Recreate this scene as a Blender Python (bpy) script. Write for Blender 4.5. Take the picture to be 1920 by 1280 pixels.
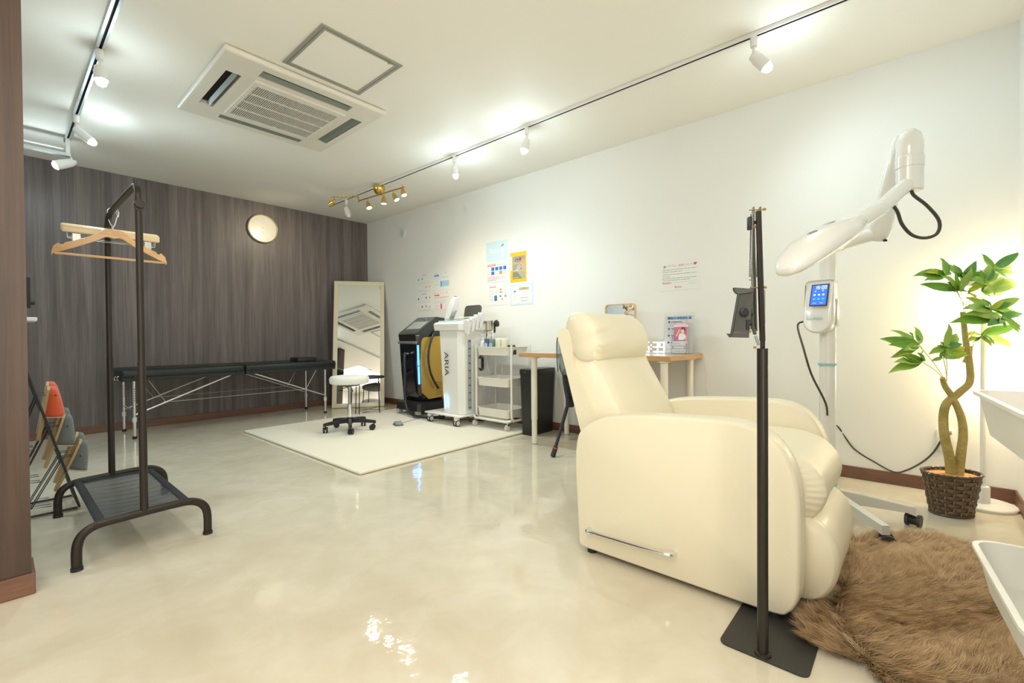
import bpy, bmesh, math, random
import numpy as np
from mathutils import Vector, Matrix, noise
random.seed(7)
PI = math.pi
for o in list(bpy.data.objects): bpy.data.objects.remove(o, do_unlink=True)
S = bpy.context.scene
COL = S.collection
V = Vector

# ------------------------------------------------------------ camera, exposure, light
RX, DY, FY, H = 3.397, 5.635, -0.393, 2.42
PX = -1.9
cam = bpy.data.cameras.new('camera'); cam.sensor_width = 36; cam.lens = 36 * 853.88 / 1920
co = bpy.data.objects.new('camera', cam); COL.objects.link(co); S.camera = co
cam.clip_start = 0.02
_yaw, _pit, _rol = 0.8480823864, -0.0115688859, -0.00676756
_f = V((math.sin(_yaw)*math.cos(_pit), math.cos(_yaw)*math.cos(_pit), math.sin(_pit)))
_r = V((math.cos(_yaw), -math.sin(_yaw), 0)); _u = _r.cross(_f)
_r2 = _r*math.cos(_rol)+_u*math.sin(_rol); _u2 = -_r*math.sin(_rol)+_u*math.cos(_rol)
m = Matrix((_r2, _u2, -_f)).transposed().to_4x4(); m.translation = V((0, 0, 0.8650))
co.matrix_world = m
S.view_settings.view_transform = 'Standard'; S.view_settings.look = 'None'
S.view_settings.gamma = 1; S.view_settings.use_curve_mapping = False
S.view_settings.exposure = 0.32
W = bpy.data.worlds.new('world'); S.world = W; W.use_nodes = True
W.node_tree.nodes['Background'].inputs[0].default_value = (1, .93, .82, 1)
W.node_tree.nodes['Background'].inputs[1].default_value = 0.3
COOL = (0.74, 0.93, 1.0); WARM = (1.0, 0.80, 0.50); SOFT = (1.0, 0.95, 0.87)
def lamp(kind, loc, power, color, radius=.03, aim=None, spot=120, blend=.6, size=None):
    l = bpy.data.lights.new('lamp_or_fill', kind); l.energy = power; l.color = color
    if kind in ('POINT', 'SPOT'): l.shadow_soft_size = radius
    if kind == 'SPOT': l.spot_size = math.radians(spot); l.spot_blend = blend
    if kind == 'AREA': l.shape = 'RECTANGLE'; l.size, l.size_y = size
    o = bpy.data.objects.new('lamp_or_fill', l); COL.objects.link(o); o.location = loc
    if aim is not None: o.rotation_euler = (V(aim)-V(loc)).to_track_quat('-Z', 'Y').to_euler()
    return o
# added fill: unseen area lights under the ceiling and behind the camera
lamp('AREA', (-0.9, 0.75, 2.40), 20, SOFT, aim=(-0.9, 0.75, 0), size=(1.2, 1.2))
lamp('AREA', (0.55, 0.15, 2.40), 8, SOFT, aim=(0.55, 0.15, 0), size=(0.6, 0.6))
lamp('AREA', (-0.9, 3.9, 2.40), 14, COOL, aim=(-0.9, 3.9, 0), size=(0.9, 0.9))
lamp('AREA', (-.05, FY+.03, 1.30), 24, (1, .95, .86), aim=(-.05, 2, 1.30), size=(1.4, 2.0))

# ------------------------------------------------------------ materials
MATS = {}
def M(name, col=(.8,.8,.8), rough=.5, metal=0, emit=None, es=1, coat=0, trans=0, ior=1.45, alpha=1, var=.03, vs=6, bump=0, bs=200, spec=.5, sheen=0):
    if name in MATS: return MATS[name]
    mt = bpy.data.materials.new(name); mt.use_nodes = True
    nt = mt.node_tree; b = nt.nodes['Principled BSDF']
    def inp(k, v): b.inputs[k].default_value = v
    inp('Roughness', rough); inp('Metallic', metal); inp('IOR', ior); inp('Specular IOR Level', spec)
    inp('Coat Weight', coat); inp('Coat Roughness', .08); inp('Transmission Weight', trans); inp('Alpha', alpha)
    if sheen: inp('Sheen Weight', sheen)
    tc = nt.nodes.new('ShaderNodeTexCoord')
    nz = nt.nodes.new('ShaderNodeTexNoise'); nz.inputs['Scale'].default_value = vs; nz.inputs['Detail'].default_value = 3
    nt.links.new(tc.outputs['Object'], nz.inputs['Vector'])
    mx = nt.nodes.new('ShaderNodeMix'); mx.data_type = 'RGBA'
    mx.inputs[6].default_value = tuple(c*(1-var) for c in col[:3])+(1,)
    mx.inputs[7].default_value = tuple(min(1, c*(1+var)) for c in col[:3])+(1,)
    nt.links.new(nz.outputs['Fac'], mx.inputs[0]); nt.links.new(mx.outputs[2], b.inputs['Base Color'])
    if emit is not None:
        inp('Emission Color', tuple(emit)+(1,)); inp('Emission Strength', es)
    if bump:
        n2 = nt.nodes.new('ShaderNodeTexNoise'); n2.inputs['Scale'].default_value = bs; n2.inputs['Detail'].default_value = 4
        nt.links.new(tc.outputs['Object'], n2.inputs['Vector'])
        bp = nt.nodes.new('ShaderNodeBump'); bp.inputs['Strength'].default_value = bump; bp.inputs['Distance'].default_value = .002
        nt.links.new(n2.outputs['Fac'], bp.inputs['Height']); nt.links.new(bp.outputs['Normal'], b.inputs['Normal'])
    MATS[name] = mt; return mt
def grain(name, c1, c2, scale=(60, 60, 1.2), rough=.45, bump=.15, wave=True, c3=None):
    """streaky wood grain running along object Z (world heights)"""
    if name in MATS: return MATS[name]
    mt = bpy.data.materials.new(name); mt.use_nodes = True; nt = mt.node_tree; b = nt.nodes['Principled BSDF']
    L = nt.links.new
    tc = nt.nodes.new('ShaderNodeTexCoord'); mp = nt.nodes.new('ShaderNodeMapping'); mp.inputs['Scale'].default_value = scale
    L(tc.outputs['Object'], mp.inputs['Vector'])
    big = nt.nodes.new('ShaderNodeTexNoise'); big.inputs['Scale'].default_value = .35; big.inputs['Detail'].default_value = 2
    big.inputs['Distortion'].default_value = .8
    L(mp.outputs[0], big.inputs['Vector'])
    n = nt.nodes.new('ShaderNodeTexNoise'); n.inputs['Scale'].default_value = 2.4; n.inputs['Detail'].default_value = 6; n.inputs['Roughness'].default_value = .62
    n.inputs['Distortion'].default_value = .35
    L(mp.outputs[0], n.inputs['Vector'])
    ad = nt.nodes.new('ShaderNodeMath'); ad.operation = 'MULTIPLY_ADD'; ad.inputs[1].default_value = .55; L(big.outputs['Fac'], ad.inputs[0])
    mu = nt.nodes.new('ShaderNodeMath'); mu.operation = 'MULTIPLY'; mu.inputs[1].default_value = .5; L(n.outputs['Fac'], mu.inputs[0]); L(mu.outputs[0], ad.inputs[2])
    r = nt.nodes.new('ShaderNodeValToRGB'); r.color_ramp.elements[0].position = .36; r.color_ramp.elements[1].position = .68
    r.color_ramp.elements[0].color = c1+(1,); r.color_ramp.elements[1].color = c2+(1,)
    if c3: e = r.color_ramp.elements.new(.52); e.color = c3+(1,)
    L(ad.outputs[0], r.inputs[0]); L(r.outputs[0], b.inputs['Base Color'])
    b.inputs['Roughness'].default_value = rough
    bp = nt.nodes.new('ShaderNodeBump'); bp.inputs['Strength'].default_value = bump; bp.inputs['Distance'].default_value = .001
    L(n.outputs['Fac'], bp.inputs['Height']); L(bp.outputs[0], b.inputs['Normal'])
    MATS[name] = mt; return mt
def wallpaper(name, col, vert=(400, 400, 12), bump=.25):
    mt = M(name, col, .62, var=.015, vs=1.2); nt = mt.node_tree; b = nt.nodes['Principled BSDF']; L = nt.links.new
    tc = nt.nodes.new('ShaderNodeTexCoord'); mp = nt.nodes.new('ShaderNodeMapping'); mp.inputs['Scale'].default_value = vert
    n = nt.nodes.new('ShaderNodeTexNoise'); n.inputs['Scale'].default_value = .4; n.inputs['Detail'].default_value = 3
    L(tc.outputs['Object'], mp.inputs[0]); L(mp.outputs[0], n.inputs['Vector'])
    bp = nt.nodes.new('ShaderNodeBump'); bp.inputs['Strength'].default_value = bump; bp.inputs['Distance'].default_value = .001
    L(n.outputs['Fac'], bp.inputs['Height']); L(bp.outputs[0], b.inputs['Normal'])
    return mt
def floor_mat():
    mt = bpy.data.materials.new('polished_stone_vinyl'); mt.use_nodes = True; nt = mt.node_tree; b = nt.nodes['Principled BSDF']; L = nt.links.new
    tc = nt.nodes.new('ShaderNodeTexCoord')
    def N(scale, det, dist, rough=.55):
        n = nt.nodes.new('ShaderNodeTexNoise'); n.inputs['Scale'].default_value = scale; n.inputs['Detail'].default_value = det
        n.inputs['Distortion'].default_value = dist; n.inputs['Roughness'].default_value = rough; L(tc.outputs['Object'], n.inputs['Vector']); return n
    a = N(1.3, 7, .5, .6); c = N(5, 7, .7, .6)
    r = nt.nodes.new('ShaderNodeValToRGB'); r.color_ramp.elements[0].position = .34; r.color_ramp.elements[1].position = .66
    r.color_ramp.elements[0].color = (.61, .545, .42, 1); r.color_ramp.elements[1].color = (.715, .66, .535, 1)
    L(a.outputs['Fac'], r.inputs[0])
    r2 = nt.nodes.new('ShaderNodeValToRGB'); r2.color_ramp.elements[0].position = .40; r2.color_ramp.elements[1].position = .62
    r2.color_ramp.elements[0].color = (.93, .915, .88, 1); r2.color_ramp.elements[1].color = (1, 1, 1, 1)
    L(c.outputs['Fac'], r2.inputs[0])
    mx = nt.nodes.new('ShaderNodeMix'); mx.data_type = 'RGBA'; mx.blend_type = 'MULTIPLY'; mx.inputs[0].default_value = 1
    L(r.outputs[0], mx.inputs[6]); L(r2.outputs[0], mx.inputs[7]); L(mx.outputs[2], b.inputs['Base Color'])
    b.inputs['Roughness'].default_value = .045; b.inputs['Specular IOR Level'].default_value = .55
    w = N(9, 2, .6); w2 = N(38, 2, .3)
    ad = nt.nodes.new('ShaderNodeMath'); ad.operation = 'MULTIPLY_ADD'; ad.inputs[1].default_value = .22; L(w2.outputs['Fac'], ad.inputs[0]); L(w.outputs['Fac'], ad.inputs[2])
    bp = nt.nodes.new('ShaderNodeBump'); bp.inputs['Strength'].default_value = .5; bp.inputs['Distance'].default_value = .0022
    L(ad.outputs[0], bp.inputs['Height']); L(bp.outputs[0], b.inputs['Normal'])
    return mt
wallm = wallpaper('cream_wallpaper', (.85, .835, .79))
ceilm = wallpaper('ceiling_paper', (.90, .87, .80), (90, 90, 90), .2)
darkw = grain('dark_laminate', (.078, .063, .061), (.215, .180, .172), (34, 34, .9), .42, .1, c3=(.138, .114, .110))
brownw = grain('brown_laminate', (.036, .021, .015), (.098, .056, .037), (26, 26, .9), .45, .1, c3=(.062, .036, .024))
basem = grain('baseboard_brown', (.135, .060, .037), (.22, .108, .068), (6, 6, 60), .5, .05)
white = M('white_plastic', (.82, .81, .78), .35, var=.01)
glossw = M('glossy_white', (.84, .84, .82), .15, coat=.6, var=.01)
wmetal = M('white_metal', (.84, .82, .77), .38, var=.015)
black = M('black_plastic', (.018, .018, .02), .42, var=.1)
blackm = M('black_metal', (.03, .027, .025), .4, metal=.3, var=.1)
bronze = M('dark_brown_metal', (.030, .024, .019), .42, metal=.35, var=.06)
chrome = M('chrome', (.82, .82, .84), .12, metal=1, var=.01)
alum = M('aluminium', (.72, .71, .69), .3, metal=1, var=.02)
brass = M('brass', (.72, .47, .13), .24, metal=1, var=.04)
rubber = M('black_rubber', (.02, .02, .022), .7, var=.1)
bulbc = M('cool_bulb', (1, 1, 1), .4, emit=(.88, .97, 1), es=22)
bulbw = M('warm_bulb', (1, 1, 1), .4, emit=(1, .9, .68), es=14)
mirrorm = M('mirror_glass', (.93, .94, .93), .01, metal=1, var=0)
clear = M('clear_acrylic', (1, 1, 1), .03, trans=1, ior=1.2, var=0)
hole = M('dark_cavity', (.012, .012, .012), .8)

# ------------------------------------------------------------ mesh builder
def root_matrix(o):
    if o is None: return Matrix()
    mm = Matrix.Translation(o.location) @ o.rotation_euler.to_matrix().to_4x4()
    return (root_matrix(o.parent) @ mm) if o.parent else mm
def frame(o, x, y, z):
    """matrix with columns x,y,z and origin o"""
    mm = Matrix((V(x), V(y), V(z))).transposed().to_4x4(); mm.translation = V(o); return mm
class MB:
    def __init__(s, mtx=None): s.b = bmesh.new(); s.m = mtx or Matrix(); s.i = 0
    def mat(s, i): s.i = i; return s
    def _fin(s, verts, faces, smooth=False, local=None):
        mm = s.m @ local if local is not None else s.m
        for v in verts: v.co = mm @ v.co
        for f in faces: f.material_index = s.i; f.smooth = smooth
    def box(s, c, d, bev=0, seg=2, rot=None):
        r = bmesh.ops.create_cube(s.b, size=1); vs = r['verts']
        for v in vs: v.co = V((v.co.x*d[0], v.co.y*d[1], v.co.z*d[2]))
        fs = set(f for v in vs for f in v.link_faces)
        if bev:
            es = list(set(e for v in vs for e in v.link_edges))
            q = bmesh.ops.bevel(s.b, geom=es, offset=min(bev, .49*min(d)), segments=seg, profile=.5, affect='EDGES')
            vs = set(); fs = set()
            st = [q['faces'][0]]; fs = set(st)
            while st:
                f = st.pop()
                for e in f.edges:
                    for g in e.link_faces:
                        if g not in fs: fs.add(g); st.append(g)
            for f in fs: vs.update(f.verts)
        loc = Matrix.Translation(V(c))
        if rot is not None: loc = loc @ rot.to_4x4()
        s._fin(vs, fs, bev > 0, loc); return s
    def bx(s, x0, y0, z0, x1, y1, z1, bev=0, seg=2):
        return s.box(((x0+x1)/2, (y0+y1)/2, (z0+z1)/2), (abs(x1-x0), abs(y1-y0), abs(z1-z0)), bev, seg)
    def ring(s, pts): return [s.b.verts.new(s.m @ V(p)) for p in pts]
    def bridge(s, a, b, smooth=True, closed=True):
        n = len(a)
        for i in range(n if closed else n-1):
            j = (i+1) % n
            try:
                f = s.b.faces.new((a[i], a[j], b[j], b[i])); f.material_index = s.i; f.smooth = smooth
            except ValueError: pass
    def fan(s, a):
        c = s.b.verts.new(sum((v.co for v in a), V())/len(a))
        for i in range(len(a)):
            f = s.b.faces.new((a[i-1], a[i], c)); f.material_index = s.i; f.smooth = True
    def cap(s, a, flip=False, smooth=False):
        try:
            f = s.b.faces.new(a[::-1] if flip else a); f.material_index = s.i; f.smooth = smooth
        except ValueError: pass
    def loft(s, rings, caps=True, smooth=True, closed=True):
        rs = [s.ring(r) for r in rings]
        for a, b in zip(rs, rs[1:]): s.bridge(a, b, smooth, closed)
        if caps: s.cap(rs[0], True); s.cap(rs[-1])
        return s
    def cyl(s, a, b, r, r2=None, n=16, caps=True):
        a, b = V(a), V(b); d = (b-a)
        return s.tube([a, b], [r, r if r2 is None else r2], n, caps)
    def tube(s, pts, r, n=10, caps=True, asp=(1, 1), up=None, closed=False):
        pts = [V(p) for p in pts]
        rr = r if isinstance(r, (list, tuple)) else [r]*len(pts)
        rings = []; prev = None
        for i, p in enumerate(pts):
            if closed: t = pts[(i+1) % len(pts)]-pts[i-1]
            else: t = pts[min(i+1, len(pts)-1)]-pts[max(i-1, 0)]
            t.normalize()
            if up is not None: x = V(up).cross(t)
            elif prev is None: x = t.orthogonal()
            else: x = prev - t*prev.dot(t)
            if x.length < 1e-6: x = t.orthogonal()
            x.normalize(); prev = x; y = t.cross(x)
            rings.append([p + x*math.cos(2*PI*k/n)*rr[i]*asp[0] + y*math.sin(2*PI*k/n)*rr[i]*asp[1] for k in range(n)])
        if closed:
            rs = [s.ring(q) for q in rings]
            for i in range(len(rs)): s.bridge(rs[i-1], rs[i])
            return s
        return s.loft(rings, caps)
    def lathe(s, prof, o=(0, 0, 0), ax=(0, 0, 1), n=24, caps=True, sx=1, sy=1):
        ax = V(ax).normalized(); x = ax.orthogonal().normalized() if abs(ax.z) < .999 else V((1, 0, 0)); y = ax.cross(x)
        o = V(o)
        return s.loft([[o+ax*h+x*math.cos(2*PI*k/n)*r*sx+y*math.sin(2*PI*k/n)*r*sy for k in range(n)] for r, h in prof], caps)
    def prism(s, poly, off, smooth=False):
        """poly: 3-D points, off: extrusion vector"""
        off = V(off); a = s.ring(poly); b = s.ring([V(p)+off for p in poly])
        s.bridge(a, b, smooth); s.cap(a, True); s.cap(b); return s
    def quad(s, a, b, c, d):
        s.cap(s.ring([a, b, c, d])); return s
    def ball(s, c, r, n=16, sc=(1, 1, 1)):
        q = bmesh.ops.create_uvsphere(s.b, u_segments=n, v_segments=max(6, n//2), radius=r)
        vs = q['verts']
        for v in vs: v.co = V((v.co.x*sc[0], v.co.y*sc[1], v.co.z*sc[2]))
        s._fin(vs, set(f for v in vs for f in v.link_faces), True, Matrix.Translation(V(c))); return s
    def addmesh(s, me, mtx):
        n0 = len(s.b.verts); s.b.from_mesh(me); s.b.verts.ensure_lookup_table(); vs = s.b.verts[n0:]
        s._fin(vs, set(f for v in vs for f in v.link_faces), False, mtx); return s
    def build(s, name, mats, parent=None, sub=0, keep=False, ang=40, solid=None):
        if not isinstance(mats, (list, tuple)): mats = [mats]
        bmesh.ops.recalc_face_normals(s.b, faces=s.b.faces)
        me = bpy.data.meshes.new(name)
        o = bpy.data.objects.new(name, me)
        if parent is not None:
            s.b.transform(root_matrix(parent).inverted()); o.parent = parent
        elif not keep and len(s.b.verts):
            xs = [v.co for v in s.b.verts]
            c = V(((min(v.x for v in xs)+max(v.x for v in xs))/2, (min(v.y for v in xs)+max(v.y for v in xs))/2, min(v.z for v in xs)))
            s.b.transform(Matrix.Translation(-c)); o.location = c
        s.b.to_mesh(me); s.b.free()
        for mt in mats: me.materials.append(mt)
        if ang:
            try: me.set_sharp_from_angle(angle=math.radians(ang))
            except Exception: pass
        COL.objects.link(o)
        if solid:
            q = o.modifiers.new('solidify', 'SOLIDIFY'); q.thickness = solid; q.offset = 0
        if sub:
            q = o.modifiers.new('subsurf', 'SUBSURF'); q.levels = sub; q.render_levels = sub
        return o
def thing(name, label, cat, loc=(0, 0, 0), rz=0, group=None):
    o = bpy.data.objects.new(name, None); COL.objects.link(o); o.empty_display_size = .1
    o.location = loc; o.rotation_euler = (0, 0, rz); o['label'] = label; o['category'] = cat
    if group: o['group'] = group
    return o
def tag(o, label, cat, group=None):
    o['label'] = label; o['category'] = cat
    if group: o['group'] = group
    return o
def struct(o): o['kind'] = 'structure'; return o
def stuff(o): o['kind'] = 'stuff'; return o
_tx = {}
def textmesh(t, size=1, extrude=0, font=None):
    k = (t, extrude)
    if k not in _tx:
        c = bpy.data.curves.new('t', 'FONT'); c.body = t; c.size = 1; c.extrude = extrude; c.align_x = 'CENTER'; c.align_y = 'CENTER'; c.resolution_u = 2
        o = bpy.data.objects.new('t', c); COL.objects.link(o); dg = bpy.context.evaluated_depsgraph_get()
        me = bpy.data.meshes.new_from_object(o.evaluated_get(dg)); _tx[k] = me
        bpy.data.objects.remove(o); bpy.data.curves.remove(c)
    return _tx[k]
def bez(p, n=8):
    """smooth path through points (Catmull-Rom)"""
    p = [V(q) for q in p]; out = []
    for i in range(len(p)-1):
        a, b, c, d = p[max(i-1, 0)], p[i], p[i+1], p[min(i+2, len(p)-1)]
        for k in range(n):
            t = k/n
            out.append(.5*((2*b)+(c-a)*t+(2*a-5*b+4*c-d)*t*t+(3*b-a-3*c+d)*t**3))
    out.append(p[-1]); return out
def rrect(w, h, r, n=5):
    """rounded rectangle outline centred on 0, list of 2-D points"""
    out = []
    for cx, cy, a0 in ((w/2-r, h/2-r, 0), (-w/2+r, h/2-r, 90), (-w/2+r, -h/2+r, 180), (w/2-r, -h/2+r, 270)):
        for k in range(n+1):
            a = math.radians(a0+90*k/n); out.append((cx+r*math.cos(a), cy+r*math.sin(a)))
    return out
def dup(root, loc=None, label=None, rz=None):
    r = root.copy(); COL.objects.link(r)
    if loc is not None: r.location = loc
    if rz is not None: r.rotation_euler = (0, 0, rz)
    if label: r['label'] = label
    for ch in root.children:
        c = ch.copy(); COL.objects.link(c); c.parent = r
        for g in ch.children:
            d = g.copy(); COL.objects.link(d); d.parent = c
    return r

# ------------------------------------------------------------ the setting
def slab(name, x0, y0, z0, x1, y1, z1, mt):
    return struct(MB().bx(x0, y0, z0, x1, y1, z1).build(name, mt, keep=True))
slab('floor', PX-.1, FY-.1, -.1, RX+.1, DY+.1, 0, floor_mat())
slab('ceiling', PX-.1, FY-.1, H, RX+.1, DY+.1, H+.1, ceilm)
slab('wall_back', PX-.1, DY, 0, RX+.1, DY+.1, H, darkw)
slab('wall_right', RX, FY-.1, 0, RX+.1, DY, H, wallm)
slab('wall_front', PX-.1, FY-.1, 0, RX, FY, H, wallm)
slab('wall_left', PX-.1, FY, 0, PX, DY, H, wallm)
slab('wall_partition', PX, 2.25, 0, .071, 2.40, H, brownw)
bb, bt = .072, .009
def base(name, x0, y0, x1, y1):
    return struct(MB().bx(x0, y0, 0, x1, y1, bb, .003, 1).build(name, basem, keep=True))
base('baseboard_right', RX-bt, FY, RX, DY)
base('baseboard_back', PX, DY-bt, RX-bt, DY)
base('baseboard_front', PX, FY, RX-bt, FY+bt)
base('baseboard_partition', PX, 2.25-bt, .071+bt, 2.25)
struct(MB().bx(.071, 2.25, 0, .071+bt, 2.40, bb).build('baseboard_partition_end', basem, keep=True))
struct(MB().bx(PX, 2.40, 0, .071+bt, 2.40+bt, bb).build('baseboard_partition_rear', basem, keep=True))

g = MB()
for x0_, z0_, x1_, z1_ in ((-.81, .26, -.76, 2.33), (.66, .26, .71, 2.33), (-.81, .22, .71, .26), (-.81, 2.33, .71, 2.37)): g.bx(x0_, FY, z0_, x1_, FY+.028, z1_)
struct(g.build('fill_frame', white, keep=True))  # added frame, out of view, dressing the fill light behind the camera

# ------------------------------------------------------------ ceiling cassette air conditioner
acw = M('air_conditioner_plastic', (.78, .74, .66), .4, var=.01)
vane = M('louvre_grey', (.20, .23, .20), .45, var=.03)
ac = thing('air_conditioner', 'large cream ceiling cassette air conditioner with a slatted centre grille', 'air conditioner', (1.305, 3.19, 2.38))
def ac_panel():
    q = MB(); zt, zb = H, 2.385
    X = [.835, .885, .965, 1.03, 1.585, 1.655, 1.735, 1.775]
    # frame built from bars so that the four outlets stay open
    for a in ((.83, 2.73, .885, 3.655), (1.735, 2.73, 1.78, 3.655), (.885, 2.73, 1.735, 2.785), (.885, 3.60, 1.735, 3.655),
              (.965, 2.865, 1.655, 3.535), (.885, 2.785, .965, 2.93), (.885, 3.46, .965, 3.60), (1.655, 2.785, 1.735, 2.93), (1.655, 3.46, 1.735, 3.60),
              (.965, 2.785, 1.03, 2.865), (1.585, 2.785, 1.655, 2.865), (.965, 3.535, 1.03, 3.60), (1.585, 3.535, 1.655, 3.60)):
        q.bx(a[0], a[1], zb, a[2], a[3], zt-.002)
    # soft outer rim
    for a, b in (((.83, 2.73), (1.78, 2.73)), ((1.78, 2.73), (1.78, 3.655)), ((1.78, 3.655), (.83, 3.655)), ((.83, 3.655), (.83, 2.73))):
        q.cyl((a[0], a[1], zb+.017), (b[0], b[1], zb+.017), .017, n=12)
        q.ball((a[0], a[1], zb+.017), .017, 12)
    return q.build('panel', acw, ac)
ac_panel()
MB().bx(.885, 2.785, H-.006, 1.735, 3.60, H-.001).build('duct_cavity', hole, ac)
g = MB()
for x0, y0, x1, y1 in ((1.035, 2.915, 1.058, 3.485), (1.575, 2.915, 1.60, 3.485), (1.058, 2.915, 1.575, 2.965), (1.058, 3.455, 1.575, 3.485)): g.bx(x0, y0, 2.374, x1, y1, 2.385)
g.build('grille_frame', acw, ac)
MB().bx(1.055, 2.96, 2.3835, 1.58, 3.46, 2.3845).build('filter', M('filter_dark', (.09, .075, .05), .8), ac)
g = MB()
for k in range(46): x = 1.063+k*(.507/45); g.bx(x, 2.965, 2.3765, x+.0046, 3.455, 2.3815)
for y in (3.085, 3.21, 3.335): g.bx(1.058, y-.005, 2.3755, 1.575, y+.005, 2.382)
stuff(g.build('grille_slats', acw, ac))
for nm, a, b, ax in (('l', (.925, 2.935), (.925, 3.455), 'y'), ('r', (1.695, 2.935), (1.695, 3.455), 'y'), ('n', (1.035, 2.825), (1.58, 2.825), 'x'), ('f', (1.035, 3.567), (1.58, 3.567), 'x')):
    ang = {'l': .95, 'r': .25, 'n': .45, 'f': .12}[nm]; w = {'l': .026, 'n': .034}.get(nm, .058)
    L_ = (V(b)-V(a)).length; c = ((a[0]+b[0])/2, (a[1]+b[1])/2, 2.393)
    rot = Matrix.Rotation(ang if ax == 'y' else -ang, 3, ax.upper())
    c = (c[0]+(.012 if nm == 'l' else 0), c[1]+(.010 if nm == 'n' else 0), c[2])
    MB().box(c, (w, L_, .004) if ax == 'y' else (L_, w, .004), rot=rot).build('louvre', vane, ac)
# access hatch
ha = thing('ceiling_hatch', 'square access hatch in the ceiling with a thin grey metal frame', 'hatch', (1.324, 2.435, H))
hf = M('hatch_frame', (.42, .42, .37), .4, metal=.4)
g = MB()
for i, (e, t) in enumerate(((0, .016), (.021, .012))):
    x0, y0, x1, y1 = 1.087+e, 2.198+e, 1.562-e, 2.669-e
    for a in ((x0, y0, x1, y0+t), (x0, y1-t, x1, y1), (x0, y0+t, x0+t, y1-t), (x1-t, y0+t, x1, y1-t)): g.bx(a[0], a[1], H-.006-.001*i, a[2], a[3], H-.0005)
g.build('frame', hf, ha)
MB().bx(1.121, 2.232, H-.004, 1.528, 2.635, H-.0006).build('lid', ceilm, ha)
MB().cyl((1.49, 2.223, H-.0065), (1.49, 2.223, H-.012), .009, n=12).build('latch', M('latch_olive', (.4, .38, .2), .4, metal=.6), ha)

# ------------------------------------------------------------ lighting tracks
def track(name, label, a, b, mt, w=.034, hh=.018, slotw=.007):
    t = thing(name, label, 'lighting track', ((a[0]+b[0])/2, (a[1]+b[1])/2, a[2]-hh))
    d = (V(b)-V(a)); L_ = d.length; d.normalize(); s = V((-d.y, d.x, 0)); z = V((0, 0, 1))
    F = frame(a, d, s, z); g = MB(F)
    for y0, y1 in ((-w/2, -slotw), (slotw, w/2)): g.box((L_/2, (y0+y1)/2, -hh/2), (L_, y1-y0, hh))
    g.box((L_/2, 0, -hh*.2), (L_, slotw*2, hh*.35)); g.build('rail', mt, t)
    g = MB(F)
    for y in (-slotw+.0008, slotw-.0008): g.box((L_/2, y, -hh*.66), (L_, .0015, hh*.55))
    g.box((L_/2, 0, -hh*.40), (L_, slotw*1.6, .002)); g.build('contact_slot', hole, t)
    return t
TZ = H-.001
track('lighting_track', 'long white ceiling track running above the white wall', (2.612, FY+.02, TZ), (2.612, 5.16, TZ), white)
silver = M('silver_track', (.62, .65, .64), .3, metal=.6)
track('lighting_track', 'silver ceiling track running above the clothes rack', (.385, FY+.02, TZ), (.385, 4.95, TZ), silver, .036, .024, .006)
tl = track('lighting_track', 'short suspended silver track end crossing over the far left corner', (-1.2, 4.86, 2.285), (.40, 4.86, 2.285), silver, .036, .022, .006)
MB().bx(.372, 4.845, 2.283, .398, 4.875, H-.02, .003, 1).build('hanger_block', white, tl)
MB().cyl((-1.2, 4.845, 2.31), (.36, 4.845, 2.31), .007, n=10).build('conduit', white, tl)
def spotlight(label, p, aim, lit=True, L_=.10, r=.030, stem=.045, group='white track spotlights', power=26, col=COOL, tz=H-.018):
    """p: point of the track the lamp hangs from; aim: unit direction of the head"""
    p = V(p); d = V(aim).normalized()
    t = thing('track_spotlight', label, 'spotlight', (p.x, p.y, tz-.06), 0, group)
    MB().cyl((p.x, p.y, tz), (p.x, p.y, tz-.052), .017, .0155, n=16).build('adapter', white, t)
    j = V((p.x, p.y, tz-.052-stem))
    MB().cyl((p.x, p.y, tz-.05), j, .0065, n=10).ball(j, .010, 10).build('stem', white, t)
    g = MB(); st = j - d*.012
    g.lathe([(.014, 0), (r*.82, .006), (r*.9, L_*.35), (r, L_*.36), (r*1.0, L_*.98), (r*.92, L_), (r*.86, L_*.94)], st, d, 24)
    g.build('head', white, t)
    e = st+d*L_
    g = MB(); g.lathe([(r*.85, -.008), (r*.83, .006), (r*.66, .022), (r*.3, .030), (.001, .032)], e, d, 20)
    g.build('bulb', bulbc if lit else white, t)
    if lit:
        lamp('SPOT', tuple(e+d*.045), power*1.15, col, .028, aim=tuple(e+d), spot=165, blend=1)
        lamp('POINT', tuple(e+d*.05), power*.17, col, .028)
    return t
spotlight('white spotlight on the wall track nearest the camera', (2.612, .624, 0), (.25, -.60, -.75), power=12)
spotlight('white spotlight aimed back at the camera, second along the wall track', (2.612, 2.144, 0), (-.25, .15, -1), L_=.085, power=20)
spotlight('white spotlight pointing straight down, third along the wall track', (2.612, 2.945, 0), (0, -.2, -1), L_=.08, r=.026, power=22)
spotlight('unlit white spotlight hanging beside the brass fixture', (2.612, 4.76, 0), (.12, -.35, -1), lit=False, L_=.09, group=None)
spotlight('lit white spotlight on the silver track, nearer the camera', (.385, 3.24, 0), (.05, -.15, -1), L_=.08, tz=H-.024, power=15)
spotlight('lit white spotlight slanting down to the right at the far end of the silver track', (.385, 4.30, 0), (.62, -.35, -.62), L_=.12, r=.028, tz=H-.024, power=15)
t = thing('track_spotlight', 'white spotlight aimed left under the short suspended track', 'spotlight', (.40, 4.86, 2.2), 0, 'white track spotlights')
d = V((-.78, -.1, -.42)).normalized(); st = V((.43, 4.86, 2.235))
MB().lathe([(.012, 0), (.03, .03), (.034, .09), (.034, .13), (.030, .131), (.028, .12)], st, d, 22).build('head', white, t)
MB().cyl((.40, 4.86, 2.262), st+d*.02, .007, n=10).build('stem', white, t)
MB().lathe([(.029, .122), (.024, .142), (.001, .15)], st, d, 20).build('bulb', bulbc, t)
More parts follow.
